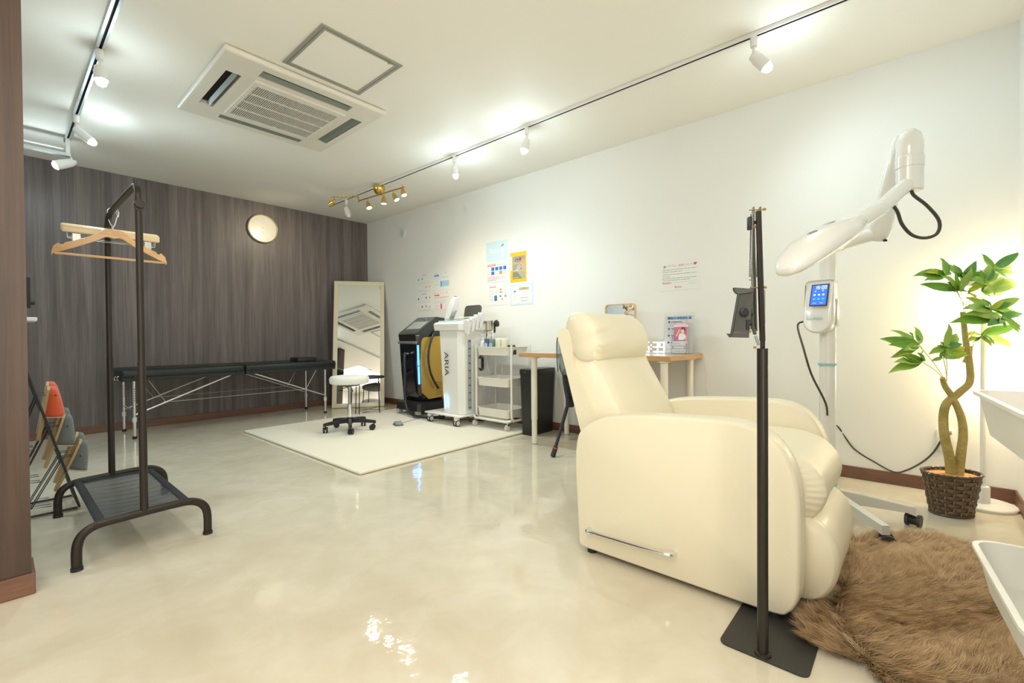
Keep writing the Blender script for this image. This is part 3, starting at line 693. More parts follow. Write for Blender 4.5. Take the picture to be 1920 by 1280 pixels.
MB(F).bx(fw-.012, fw-.012, -.008, wd-fw+.012, L_-fw+.012, -.004).build('mirror_glass', mirrorm, ml)
MB(F).bx(.01, .01, -.024, wd-.01, L_-.01, -.0185).build('back_board', M('backboard', (.35, .27, .18), .8), ml)

# side table and wire stand in front of the mirror
st = thing('side_table', 'small round black side table in front of the floor mirror', 'table', (2.79, 4.62, 0))
MB().lathe([(.165, 0), (.172, .004), (.172, .016), (.168, .018), (.165, .006), (.001, .006)], (2.79, 4.62, .405), n=40).build('tabletop', blackm, st)
feet = [(2.625, 4.555), (2.70, 4.76), (2.83, 4.475), (2.955, 4.68)]
for x, y in feet: MB().cyl((x, y, .0205 if y < 4.6 else 0), (2.79+(x-2.79)*.93, 4.62+(y-4.62)*.93, .405), .0052, n=8).build('leg', black, st)
MB().cyl((2.625, 4.555, .055), (2.955, 4.68, .055), .003, n=6).cyl((2.70, 4.76, .055), (2.83, 4.475, .055), .003, n=6).build('cross_brace', black, st)
ws = thing('wire_stand', 'tiny black wire stand on the small round side table', 'stand', (2.80, 4.63, .424))
g = MB()
for k in range(4):
    y = 4.59+.026*k; g.tube([(2.77, y, .426), (2.765, y, .47), (2.775, y+.002, .50), (2.80, y+.002, .50), (2.835, y, .43)], .0022, 6)
g.cyl((2.77, 4.58, .4275), (2.77, 4.68, .4275), .0025, n=6).cyl((2.835, 4.58, .4275), (2.835, 4.68, .4275), .0025, n=6)
g.build('wire_frame', black, ws)

# ------------------------------------------------------------ cream rug with the stool
rug = M('cream_rug', (.78, .72, .58), .95, sheen=.3, var=.03, vs=3, bump=.5, bs=350)
tag(MB().bx(1.495, 2.595, .001, 3.36, 4.60, .020, .009, 3).build('area_rug', rug), 'large cream area rug lying flat under the stool and machines', 'rug')
sl = thing('rolling_stool', 'round white rolling stool with a chrome post and black five-arm base', 'stool', (2.125, 3.85, .02))
cx, cy = 2.125, 3.85
MB().lathe([(.001, .443), (.150, .443), (.168, .452), (.172, .472), (.172, .496), (.160, .512), (.12, .518), (.001, .520)], (cx, cy, 0), n=40).build('seat', M('white_vinyl', (.80, .78, .72), .45), sl)
MB().lathe([(.09, .425), (.10, .432), (.10, .443)], (cx, cy, 0), n=24).build('seat_plate', black, sl)
MB().lathe([(.013, .24), (.013, .40), (.020, .40), (.022, .425), (.001, .425)], (cx, cy, 0), n=18).build('gas_rod', M('rod_grey', (.45, .45, .47), .25, metal=1), sl)
MB().lathe([(.019, .12), (.021, .17), (.021, .25), (.017, .252), (.017, .258), (.001, .258)], (cx, cy, 0), n=20).build('post', chrome, sl)
MB().tube([(cx-.01, cy+.01, .415), (cx-.05, cy+.03, .402), (cx-.065, cy+.035, .385)], .004, 6).tube([(cx-.05, cy+.03, .382), (cx-.085, cy+.055, .380)], .010, 8, asp=(1, .4), up=(0, 0, 1)).build('height_lever', black, sl)
MB().lathe([(.030, .085), (.034, .10), (.030, .135), (.022, .14)], (cx, cy, 0), n=20).build('hub', black, sl)
for k in range(5):
    a = math.radians(-118+72*k); d = V((math.cos(a), math.sin(a), 0)); p = V((cx, cy, 0))
    s_ = V((-d.y, d.x, 0)); g = MB(frame(p, d, s_, (0, 0, 1)))
    g.loft([[(q, -w, zb), (q, -w*.8, zt), (q, w*.8, zt), (q, w, zb)] for q, w, zb, zt in ((.02, .019, .092, .130), (.12, .016, .090, .122), (.215, .014, .084, .108), (.232, .015, .080, .104))])
    arm = g.build('arm', black, sl)
    e = p+d*.215
    c2 = math.radians(40+97*k); cd = V((math.cos(c2), math.sin(c2), 0)); cs = V((-cd.y, cd.x, 0))
    g = MB(); g.cyl(e+V((0, 0, .05)), e+V((0, 0, .088)), .006, n=8)
    for q in (-1, 1): g.cyl(e+cd*.012+cs*q*.006+V((0, 0, .0465)), e+cd*.012+cs*q*.020+V((0, 0, .0465)), .0255, n=18)
    g.build('caster', black, arm)
fp = thing('foot_pedal', 'small grey foot pedal with a thin cable on the cream rug', 'pedal', (2.54, 3.70, .02))
MB(frame((2.545, 3.70, .02), (.94, -.34, 0), (.34, .94, 0), (0, 0, 1))).prism([(-.035, -.045, 0), (.035, -.045, 0), (.045, .045, 0), (-.045, .045, 0)], (0, 0, .012)).build('base', M('pedal_dark', (.12, .13, .13), .5), fp)
MB(frame((2.545, 3.70, .031), (.94, -.34, 0), (.34, .94, 0), (0, 0, 1))).loft([[(-.032, -.04, .002), (-.028, -.036, .008), (.028, -.036, .008), (.032, -.04, .002)], [(-.041, .04, .002), (-.034, .034, .024), (.034, .034, .024), (.041, .04, .002)]]).build('pedal', M('pedal_grey', (.26, .29, .29), .5), fp)
MB().tube(bez([(2.585, 3.735, .028), (2.70, 3.78, .024), (2.85, 3.83, .024), (2.97, 3.86, .026)], 5), .0025, 6).build('cable', M('cable_grey', (.3, .3, .28), .6), fp)

# ------------------------------------------------------------ black and gold machine
RZ = .020   # top of the rug
lb = M('gloss_black', (.008, .008, .011), .12, coat=.6, var=.05)
gold = M('gold_panel', (.66, .42, .09), .32, metal=.55, var=.05)
bm_ = thing('beauty_machine', 'tall black and gold floor machine with glowing blue light strips', 'machine', (3.15, 4.13, RZ))
x0, y0, y1 = 2.955, 3.955, 4.30
g = MB()
def sec(z, xa, xb, ya, yb, c=.03): return [(xa, ya+c, z), (xa+c, ya, z), (xb-c, ya, z), (xb, ya+c, z), (xb, yb-c, z), (xb-c, yb, z), (xa+c, yb, z), (xa, yb-c, z)]
g.loft([sec(.16, 3.03, 3.33, 3.99, 4.27), sec(.24, 2.995, 3.34, 3.965, 4.29), sec(.55, 2.975, 3.34, 3.955, 4.30), sec(.78, 2.965, 3.34, 3.95, 4.305), sec(.885, 2.955, 3.34, 3.945, 4.315), sec(.895, 2.958, 3.34, 3.948, 4.31)], smooth=False)
g.build('body', lb, bm_)
MB().loft([sec(.075, 2.93, 3.35, 3.90, 4.33), sec(.15, 2.94, 3.35, 3.91, 4.32), sec(.165, 2.98, 3.34, 3.96, 4.30)], smooth=False).build('base', M('base_black', (.02, .018, .018), .35), bm_)
# gold side panel on the near side, slightly proud
g = MB(); pl = [(3.02, .26), (3.10, .19), (3.30, .20), (3.30, .875), (3.05, .86), (3.022, .845), (3.008, .81), (3.0, .6)]
g.prism([(x, 3.940, z) for x, z in pl], (0, .020, 0)); g.build('side_panel', gold, bm_)
g = MB()
for i in range(4):
    for j in range(7): g.cyl((3.20+.022*i+(j % 2)*.011, 3.9395, .23+.022*j), (3.20+.022*i+(j % 2)*.011, 3.942, .23+.022*j), .0065, n=8)
stuff(g.build('vent_holes', M('vent_brown', (.16, .09, .02), .6), bm_))
bl = M('blue_strip', (.1, .3, 1), .3, emit=(.03, .22, 1.0), es=7)
for a, b in (((2.9745, 3.958, .775), (2.982, 3.961, .560)), ((2.983, 3.961, .548), (2.993, 3.966, .36))):
    a, b = V(a)+V((-.004, -.004, 0)), V(b)+V((-.004, -.004, 0))
    MB().tube([a, b], .0095, 8, asp=(.5, 1), up=(1, -1, 0)).build('light_strip', bl, bm_)
lamp('POINT', (2.90, 3.89, .55), .5, (.1, .3, 1), .05)
MB().bx(2.955, 3.965, .79, 2.968, 4.30, .818, .002).build('trim_bar', M('trim_silver', (.5, .5, .47), .3, metal=.8), bm_)
# sloping console with screen
con = M('console_black', (.035, .042, .04), .25, coat=.4)
g = MB(); g.prism([(2.945, 3.955, .897), (3.34, 3.955, .897), (3.34, 3.955, 1.075), (3.22, 3.955, 1.085)], (0, .325, 0)); g.build('console', con, bm_)
def onslope(s_, y, h=.002):  # s_ 0..1 up the slope
    a, b = V((2.945, 0, .897)), V((3.22, 0, 1.085)); p = a+(b-a)*s_; nr = V((-(b-a).z, 0, (b-a).x)).normalized(); return p+nr*h+V((0, y, 0))
MB().quad(onslope(.28, 3.985), onslope(.28, 4.235), onslope(.72, 4.235), onslope(.72, 3.985)).build('screen', M('screen_off', (.30, .34, .33), .15), bm_)
MB().cyl(onslope(.88, 4.10, 0), onslope(.88, 4.10, .008), .013, n=16).build('button', chrome, bm_)
for x in (2.96, 3.30):
    for y in (3.95, 4.28):
        MB().bx(x-.028, y-.022, RZ+.01, x+.028, y+.022, .078, .006).cyl((x, y-.014, RZ+.026), (x, y+.014, RZ+.026), .026, n=16).build('caster', M('caster_grey', (.42, .40, .36), .5), bm_)
MB().cyl((2.96, 4.11, .685), (2.915, 4.11, .69), .014, n=14).build('hose_socket', chrome, bm_)
hose = MB().tube(bez([(2.92, 4.11, .69), (2.905, 4.105, .62), (2.915, 4.115, .42), (2.915, 4.115, .22), (2.90, 4.06, .10), (2.88, 3.93, .046), (2.87, 3.80, .045), (2.93, 3.66, .045), (3.02, 3.58, .05)], 5), .0155, 10)
hose.build('hose', M('hose_black', (.025, .027, .027), .35), bm_)
MB().tube(bez([(3.20, 3.93, .93), (3.12, 3.915, .84), (3.07, 3.905, .68), (3.08, 3.90, .52), (3.13, 3.90, .40), (3.2, 3.9, .3)], 5), .0125, 10).build('hose', M('hose_black'), bm_)

# ------------------------------------------------------------ white machine with vertical lettering
wm_ = thing('beauty_machine', 'white floor machine with vertical black lettering and graduated side scale', 'machine', (3.03, 3.34, RZ))
wmm = M('machine_white', (.80, .78, .73), .3, coat=.3, var=.01)
g = MB(); g.loft([sec(.125, 2.885, 3.20, 3.175, 3.48, .05), sec(.60, 2.872, 3.22, 3.17, 3.50, .05), sec(.925, 2.868, 3.24, 3.165, 3.52, .05)], smooth=False).build('body', wmm, wm_)
g = MB(); g.loft([sec(.925, 2.855, 3.26, 3.13, 3.58, .05), sec(.985, 2.848, 3.27, 3.12, 3.60, .06), sec(1.005, 2.865, 3.26, 3.135, 3.585, .06)], smooth=False).build('head', wmm, wm_)
g = MB(); g.prism([(2.88, 3.22, 1.006), (3.24, 3.22, 1.006), (3.24, 3.22, 1.065), (3.20, 3.22, 1.072)], (0, .30, 0)); g.build('console', M('console_grey', (.70, .74, .72), .3), wm_)
MB().quad((2.93, 3.25, 1.0185), (3.15, 3.25, 1.0608), (3.15, 3.49, 1.0608), (2.93, 3.49, 1.0185)).build('screen', M('screen_dark', (.16, .22, .21), .12), wm_)
MB().tube([(2.885, 3.24, 1.012), (2.885, 3.50, 1.012)], .008, 8).build('display_lip', M('lip_teal', (.45, .60, .58), .3), wm_)
Fw = frame((2.867, 3.50, .125), (0, -1, 0), (-.02, 0, 1), (-1, 0, -.02))
sheetm = M('letter_black', (.04, .04, .035), .5)
MB(Fw).addmesh(textmesh('ARIA'), Matrix.Translation((.140, .480, .0025)) @ Matrix.Rotation(-PI/2, 4, 'Z') @ Matrix.Diagonal((.105, .085, 1, 1))).build('lettering', sheetm, wm_)
MB(Fw).addmesh(textmesh('Airfort'), Matrix.Translation((.080, .32, .0025)) @ Matrix.Rotation(-PI/2, 4, 'Z') @ Matrix.Diagonal((.032, .032, 1, 1))).build('script_lettering', M('letter_grey', (.35, .33, .3), .5), wm_)
MB(Fw).tube([(.112, .050, .005), (.108, .185, .005)], .0075, 8, asp=(1, .5)).build('light_strip', M('pale_blue_strip', (.4, .7, 1), .3, emit=(.20, .60, 1), es=3.0), wm_)
MB().bx(2.955, 3.1655, .17, 3.0, 3.171, .835).build('scale_strip', M('scale_grey', (.42, .40, .34), .5), wm_)
for k in range(10): MB().bx(2.962, 3.1625, .185+.070*k, 2.993, 3.1655, .197+.070*k).build('scale_mark', M('mark_blue', (.02, .20, .55), .4), wm_)
g = MB(); g.box((3.0, 3.41, .116), (.34, .52, .014), .004)
g.build('base_plate', wmm, wm_)
for x, y in ((2.862, 3.225), (2.872, 3.63), (3.20, 3.225), (3.20, 3.63)):
    g = MB(); g.bx(x-.02, y-.02, .072, x+.02, y+.02, .110, .004); g.cyl((x, y-.022, RZ+.030), (x, y+.022, RZ+.030), .022, n=16); cs_ = g.build('caster', wmm, wm_)
    for s_ in (-1, 1): MB().cyl((x, y+s_*.012, RZ+.030), (x, y+s_*.020, RZ+.030), .0298, n=20).build('tyre', black, cs_)
for k in range(4):   # holders with probes on the near top edge
    x = 2.90+.055*k; z = .985+.022*k
    h = MB().loft([[(x-.016, 3.095, z-.09), (x+.018, 3.095, z-.09), (x+.018, 3.125, z-.09), (x-.016, 3.125, z-.09)], [(x-.024, 3.07, z+.02), (x+.024, 3.07, z+.02), (x+.024, 3.14, z+.02), (x-.024, 3.14, z+.02)]], smooth=False).build('probe_holder', M('holder_white', (.80, .77, .76), .35), wm_)
    MB().lathe([(.013, -.10), (.016, -.05), (.017, .02), (.024, .032), (.022, .042), (.001, .044)], (x, 3.105, z), n=14).build('probe', M('probe_pale', (.80, .80, .78), .3), h)
MB().bx(2.885, 3.085, 1.012, 3.18, 3.15, 1.020, .003).build('holder_rail', M('lip_pale', (.66, .78, .76), .3), wm_)
MB().tube(bez([(3.20, 3.20, .20), (3.16, 3.12, .55), (3.14, 3.10, .80), (3.08, 3.10, .93)], 5), .0045, 6).tube(bez([(3.23, 3.19, .16), (3.20, 3.11, .40), (3.12, 3.10, .70)], 5), .0045, 6).build('tubing', M('tube_pale', (.72, .70, .64), .4), wm_)
gn = thing('handpiece', 'white wedge-shaped handpiece standing on top of the white machine', 'handpiece', (3.02, 3.48, 1.02))
GF = frame((3.02, 3.50, 1.045), (0, -1, 0), (0, -.32, 1), (-1, 0, 0))
MB(GF).loft([[(-.035, 0, -.03), (.03, 0, -.03), (.03, 0, .03), (-.035, 0, .03)], [(-.022, .10, -.036), (.06, .085, -.036), (.06, .085, .036), (-.022, .10, .036)], [(.0, .18, -.036), (.066, .17, -.036), (.066, .17, .036), (0, .18, .036)], [(.03, .215, -.024), (.056, .205, -.024), (.056, .205, .024), (.03, .215, .024)]]).build('shell', M('handpiece_white', (.82, .80, .80), .25, coat=.5), gn, ang=60)
MB(GF).tube([(-.002, .178, .0), (.028, .217, .0)], .008, 8, asp=(1, 3), up=(0, 0, 1)).build('contact_pad', black, gn)
MB(GF).loft([[(.055, .06, -.02), (.055, .06, .02), (.055, .115, .02), (.055, .115, -.02)], [(.085, .08, -.016), (.085, .08, .016), (.085, .11, .016), (.085, .11, -.016)]]).build('trigger_knob', M('handpiece_white'), gn)
pn = thing('monitor', 'dark grey rounded panel standing behind the white machine', 'monitor', (3.22, 3.36, 1.0))
PF = frame((3.19, 3.345, 1.085), (0, -1, 0), (.18, 0, 1), (-1, 0, .18))
MB(PF).prism([(a, b, -.006) for a, b in rrect(.235, .19, .035)], (0, 0, .012)).build('panel', M('panel_dark', (.075, .07, .062), .5), pn)
MB(PF).tube([(.12, -.06, .0), (.155, -.09, .01), (.15, -.105, .03)], .012, 8).build('hinge', black, pn)
MB().bx(3.19, 3.30, .99, 3.24, 3.40, 1.02).build('foot', black, pn)
hh = thing('handset_holder', 'metal holder with round-headed handsets hanging beside the white machine', 'holder', (3.23, 3.15, .92))
hm_ = M('holder_metal', (.50, .47, .36), .35, metal=.7)
MB().lathe([(.030, -.06), (.045, -.05), (.052, .045), (.048, .045), (.040, -.045), (.001, -.045)], (3.20, 3.135, .975), n=20).build('cup', hm_, hh)
MB().lathe([(.020, 0), (.032, .01), (.034, .03), (.022, .04), (.001, .042)], (3.235, 3.075, .985), (.2, -1, .3), 18).build('handset_head', black, hh)
MB().lathe([(.010, 0), (.012, .10), (.001, .11)], (3.235, 3.08, .90), (0, 0, 1), 10).build('handset_grip', black, hh)
MB().tube(bez([(3.19, 3.14, .93), (3.185, 3.14, .85), (3.188, 3.14, .76), (3.20, 3.135, .74)], 4), .006, 8).build('handset_cord', black, hh)
MB().bx(3.19, 3.15, .94, 3.25, 3.19, .955).build('bracket', hm_, hh)
cb = MB()
for pts in ([(3.0, 3.66, .026), (3.06, 3.50, .026), (3.18, 3.33, .03), (3.30, 3.2, .026), (3.34, 3.05, .026)], [(3.12, 3.80, .026), (3.1, 3.62, .028), (3.22, 3.45, .026), (3.30, 3.32, .028), (3.36, 3.1, .026)], [(3.30, 3.62, .026), (3.2, 3.4, .03), (3.1, 3.3, .026), (3.24, 3.22, .026), (3.37, 3.02, .026)]): cb.tube(bez(pts, 5), .005, 6)
tag(cb.build('power_cables', black), 'black cables lying on the floor under the white machine', 'cable')

# ------------------------------------------------------------ three-tier utility cart
cartw = M('cart_cream', (.80, .77, .68), .42, var=.01)
def tray(parent, cx, cy, w, d, zt, depth, rz=0, mt=None, r=.04, flare=.012, name='tray'):
    mt = mt or cartw; Fm = Matrix.Translation(V((cx, cy, 0))) @ Matrix.Rotation(rz, 4, 'Z'); g = MB(Fm)
    def rr(w_, d_, r_, z): return [(a, b, z) for a, b in rrect(w_, d_, r_, 5)]
    R_ = [rr(w-2*flare, d-2*flare, r-.006, zt-depth), rr(w-.004, d-.004, r, zt-.008), rr(w+.012, d+.012, r+.006, zt-.006), rr(w+.012, d+.012, r+.006, zt), rr(w-.006, d-.006, r-.002, zt), rr(w-.010, d-.010, r-.003, zt-.010), rr(w-2*flare-.006, d-2*flare-.006, r-.008, zt-depth+.004)]
    g.loft(R_); return g.build(name, mt, parent, ang=50)
ct = thing('utility_cart', 'cream three-tier utility cart on casters between the machines and desk', 'cart', (3.14, 2.87, RZ))
for zt in (.770, .485, .205): tray(ct, 3.145, 2.895, .31, .40, zt, .078)
for y in (2.672, 3.118):
    pts = bez([(3.02, y, .785), (3.02, y, .40), (3.02, y, .16), (3.03, y, .125), (3.065, y, .108), (3.15, y, .105), (3.235, y, .108), (3.27, y, .125), (3.28, y, .16), (3.28, y, .40), (3.28, y, .785)], 4)
    MB().tube(pts, .011, 10).build('side_frame', cartw, ct)
for x in (3.02, 3.28): MB().tube([(x+(.03 if x < 3.1 else -.03), 2.672, .106), (x+(.03 if x < 3.1 else -.03), 3.118, .106)], .010, 8).build('bottom_rail', cartw, ct)
MB().tube([(3.0, 2.66, .115), (2.985, 2.70, .102), (2.985, 3.10, .102), (3.0, 3.13, .115)], .011, 10).build('push_rail', cartw, ct)
for x in (3.02, 3.27):
    for y in (2.72, 3.13):
        zf = RZ if y > 2.6 else 0
        g = MB(); g.cyl((x, y, zf+.04), (x, y, .102), .006, n=8).bx(x-.014, y-.012, zf+.035, x+.014, y+.012, zf+.058, .003); cs_ = g.build('caster', chrome, ct)
        MB().cyl((x-.01, y-.011, zf+.0255), (x-.01, y+.011, zf+.0255), .025, n=18).build('wheel', cartw, cs_)
tb = thing('pump_bottle', 'small clear bottle with a white pump on the cart', 'bottle', (3.08, 3.085, .70))
def bottle(root, x, y, w, h, mt, pm, lab=None, sq=True):
    z = .698
    if sq: MB().bx(x-w, y-w, z, x+w, y+w, z+h, .008, 3).build('bottle_body', mt, root)
    else: MB().lathe([(w*.9, 0), (w, .006), (w, h-.012), (w*.5, h), (.001, h)], (x, y, z), n=20).build('bottle_body', mt, root)
    MB().lathe([(.012, h), (.013, h+.022), (.006, h+.026), (.005, h+.055), (.001, h+.056)], (x, y, z), n=14).build('pump_neck', pm, root)
    MB().bx(x-.009, y-.012, z+h+.052, x+.009, y+.045, z+h+.062, .003).build('pump_nozzle', pm, root)
    if lab: MB(frame((x-w-.0012, y, z+.085), (0, -1, 0), (0, 0, 1), (-1, 0, 0))).lathe([(.022, 0), (.022, .001), (.001, .001)], n=20).build('round_label', lab, root)
bottle(tb, 3.08, 3.085, .027, .125, M('bottle_clear', (.80, .84, .84), .2), white, sq=False)
tb = thing('pump_bottle', 'dark blue square bottle with a silver pump on the cart', 'bottle', (3.08, 3.03, .70), 0, 'pump bottles on the cart')
bottle(tb, 3.08, 3.022, .025, .145, M('bottle_blue', (.07, .15, .21), .25), chrome, M('label_pink', (.72, .55, .68), .4))
tb = thing('pump_bottle', 'grey-green square bottle with a silver pump and pale blue label', 'bottle', (3.08, 2.965, .70), 0, 'pump bottles on the cart')
bottle(tb, 3.08, 2.96, .026, .143, M('bottle_grey', (.22, .25, .22), .25), chrome, M('label_sky', (.35, .60, .74), .4))
cup = M('cup_cream', (.82, .77, .60), .55)
for y, lab in ((2.885, 'cream cylindrical tub on the cart, next to the bottles'), (2.81, 'cream cylindrical tub on the cart, nearer the desk')):
    c_ = thing('tub', lab, 'tub', (3.09, y, .70), 0, 'cream tubs on the cart')
    MB().lathe([(.033, 0), (.035, .004), (.035, .128), (.001, .128)], (3.09, y, .697), n=26).build('body', cup, c_)
    MB().lathe([(.036, .128), (.036, .148), (.034, .152), (.001, .152)], (3.09, y, .697), n=26).build('lid', cup, c_)
tag(MB().bx(3.07, 2.715, .76, 3.13, 2.765, .785, .006).bx(3.08, 2.70, .70, 3.12, 2.75, .765).build('black_case', black), 'small black case at the near end of the cart top', 'case')
g = MB()
for k in range(3):
    c0 = V((3.10+.008*k, 3.150, .605)); rr_ = .035+.006*k
    g.tube([c0+V((.2*rr_*math.sin(a), .006*math.sin(3*a), rr_*1.5*math.cos(a)))+V((0, rr_*math.sin(a), 0)) for a in [2*PI*j/24 for j in range(24)]], .0045, 6, closed=True)
tag(g.build('coiled_cable', black), 'coil of black cable hanging beside the cart', 'cable')

# ------------------------------------------------------------ bin, desk and chair
bn = thing('waste_bin', 'tall slim black rubbish bin standing between the cart and desk', 'bin', (3.21, 2.545, 0))
blk2 = M('bin_black', (.018, .019, .017), .35, var=.05)
MB().loft([sec(0, 3.055, 3.36, 2.474, 2.582, .006), sec(.53, 3.04, 3.375, 2.460, 2.592, .006)], smooth=False).build('body', blk2, bn)
MB().loft([sec(.53, 3.034, 3.381, 2.455, 2.594, .006), sec(.572, 3.034, 3.381, 2.455, 2.594, .006), sec(.578, 3.04, 3.375, 2.460, 2.590, .006)], smooth=False).build('lid', blk2, bn)
MB().bx(3.031, 2.517, .545, 3.036, 2.542, .556).build('badge', chrome, bn)
dk = thing('desk', 'wooden-topped desk with white round legs against the white wall', 'desk', (3.10, 1.775, 0))
oak = grain('oak_edge', (.48, .26, .10), (.60, .36, .16), (3, 3, 50), .4, .04)
topm = M('desk_top_grey', (.46, .45, .40), .28, coat=.3, var=.04)
MB().bx(2.800, 1.145, .698, 3.385, 2.40, .7315, .002, 1).build('desktop', oak, dk)
MB().bx(2.803, 1.148, .7315, 3.382, 2.397, .7325).build('top_surface', topm, dk)
dl = M('desk_leg_cream', (.80, .75, .64), .4)
for x in (2.845, 3.295):
    for y in (1.205, 2.275):
        l_ = MB().cyl((x, y, .20), (x, y, .698), .0245, n=20).cyl((x, y, .012), (x, y, .20), .0215, n=20).build('leg', dl, dk)
        MB().cyl((x, y, 0), (x, y, .012), .0235, n=20).build('foot_pad', M('pad_grey', (.45, .44, .4), .5), l_)
        MB().lathe([(.042, .690), (.042, .698), (.001, .698)], (x, y, 0), n=20).build('leg_plate', dl, l_)
# chair with a translucent back
chm = M('chair_navy', (.022, .025, .040), .42, var=.05)
smoke = M('smoked_shell', (.42, .50, .48), .08, trans=.75, ior=1.2, var=.0)
ch = thing('desk_chair', 'dark navy chair with a smoky translucent back shell at the desk', 'chair', (2.86, 1.75, 0))
def leg(x0, y0, x1, y1, z1, mt=chm):
    d = (V((x1, y1, z1))-V((x0, y0, .0))); l_ = MB().tube([V((x0, y0, 0))+d*.17, V((x1, y1, z1))], [.014, .017], 10, asp=(1, .75), up=(0, 1, 0)).build('leg', chm, ch)
    s1 = V((x0, y0, 0))+d*.0; b_ = MB().tube([s1+V((0, 0, .006)), s1+d*.19], [.0185, .0175], 10).build('rubber_boot', black, l_)
    MB().tube([s1+d*.148, s1+d*.165], .0186, 12).build('ring', M('ring_red', (.70, .07, .03), .45), l_)
leg(2.620, 1.93, 2.80, 1.92, .36); leg(2.62, 1.57, 2.80, 1.58, .36)
leg(3.08, 1.93, 2.95, 1.90, .38); leg(3.08, 1.57, 2.95, 1.60, .38)
for y in (1.91, 1.59):
    MB().loft([[(2.775, y-.014, .34), (2.83, y-.014, .335), (2.83, y+.014, .335), (2.775, y+.014, .34)], [(2.775, y-.014, .40), (2.90, y-.014, .365), (2.90, y+.014, .365), (2.775, y+.014, .40)],
               [(2.735, y-.010, .52), (2.82, y-.010, .46), (2.82, y+.010, .46), (2.735, y+.010, .52)], [(2.722, y-.008, .60), (2.745, y-.008, .625), (2.745, y+.008, .625), (2.722, y+.008, .60)]]).build('back_support', chm, ch)
g = MB(); g.bx(2.80, 1.55, .385, 3.10, 1.95, .425, .02, 3).build('seat', chm, ch)
g = MB(); R_ = []
for i in range(9):
    z = .585+.27*i/8; bow = .026*math.sin(PI*i/8); cut = 0 if 0 < i < 8 else .03
    R_.append([(2.652+.10*(abs(k/10-.5)*2)**2.2+.022*(1-i/8)-bow*.5, 1.53+.44*k/10, z-(cut if k in (0, 10) and i == 8 else 0)+(cut if k in (0, 10) and i == 0 else 0)) for k in range(11)])
g.loft(R_, caps=False, closed=False).build('back_shell', smoke, ch, solid=.006)
MB().tube(bez([(2.745, 1.53, .60), (2.735, 1.53, .70), (2.738, 1.53, .84), (2.69, 1.60, .862), (2.645, 1.75, .868), (2.69, 1.90, .862), (2.738, 1.97, .84), (2.735, 1.97, .70), (2.745, 1.97, .60)], 5), .0045, 6).build('shell_rim', M('rim_smoke', (.10, .13, .13), .2), ch)

# ------------------------------------------------------------ things on the desk
DZ = .7326
dc = thing('digital_clock', 'digital clock of glowing white numerals on the desk', 'clock', (3.20, 1.47, DZ))
seg = M('white_segment', (1, 1, 1), .4, emit=(.95, .98, 1), es=1.2)
SEG = {'1': 'bc', '5': 'afgcd', '3': 'abgcd', '9': 'abcdfg', '0': 'abcdef'}
def digit(ch_, x0, w, h, F, parent, mt, r, nm='digit'):
    g = MB(F); P_ = {'a': ((0, h), (w, h)), 'b': ((w, h), (w, h/2)), 'c': ((w, h/2), (w, 0)), 'd': ((0, 0), (w, 0)), 'e': ((0, 0), (0, h/2)), 'f': ((0, h/2), (0, h)), 'g': ((0, h/2), (w, h/2))}
    for s_ in SEG[ch_]:
        (a, b), (c, d) = P_[s_]; g.box((x0+(a+c)/2, (b+d)/2, 0), (abs(a-c)+2*r, abs(b-d)+2*r, .004 if nm == 'digit' else .0008))
    return g.build(nm, mt, parent)
CF = frame((3.17, 1.535, DZ+.014), (0, -1, 0), (0, 0, 1), (-1, 0, 0))
for k, ch_ in enumerate('1539'): digit(ch_, .0+(.047*k)+(.020 if k > 1 else 0), .031, .066, CF, dc, seg, .0042)
g = MB(CF)
for z in (.019, .046): MB(CF).box((.0955, z, 0), (.008, .010, .004)).build('colon_dot', seg, dc)
MB().bx(3.155, 1.335, DZ, 3.205, 1.545, DZ+.0065, .002).build('foot', M('foot_white', (.8, .8, .78), .3), dc)
sg = thing('sign_stand', 'clear upright stand holding a paper with a blue banner', 'sign', (3.31, 1.27, DZ))
SF = frame((3.262, 1.378, DZ+.004), (0, -1, 0), (.10, 0, 1), (-1, 0, .10))
it = [('p', [(.06, .90), (.10, .935), (.06, .97), (.94, .97), (.90, .935), (.94, .90)], (.02, .22, .62)), ('t', .5, .935, .021, WHT, 'ご利用上の注意')]
for k in range(4):
    y = .83-.185*k
    it += [('c', .14, y, .008, (.08, .14, .42)), ('l', .22, y, .62, .007, (.15, .2, .4)), ('l', .16, y-.05, .7, .003, LGR), ('l', .16, y-.085, .7, .003, LGR), ('r', .06, y-.125, .9, y-.12, (.75, .66, .48))]
sheet('paper', None, None, SF, .205, .270, it+[('l', .06, .10, .5, .003, GRY)], parent=sg)
MB(SF).bx(-.006, -.002, .0024, .211, .292, .0044).build('clear_front', clear, sg)
MB(SF).bx(-.006, -.002, -.0035, .211, .292, -.0015).build('clear_back', clear, sg)
MB().bx(3.262, 1.168, DZ, 3.34, 1.382, DZ+.003).build('clear_foot', clear, sg)
lf = thing('leaflet_holder', 'clear leaflet holder with pink leaflets in front of the sign stand', 'leaflet holder', (3.18, 1.235, DZ))
LF = frame((3.185, 1.283, DZ+.004), (0, -1, 0), (.13, 0, 1), (-1, 0, .13))
pk = (.58, .17, .26)
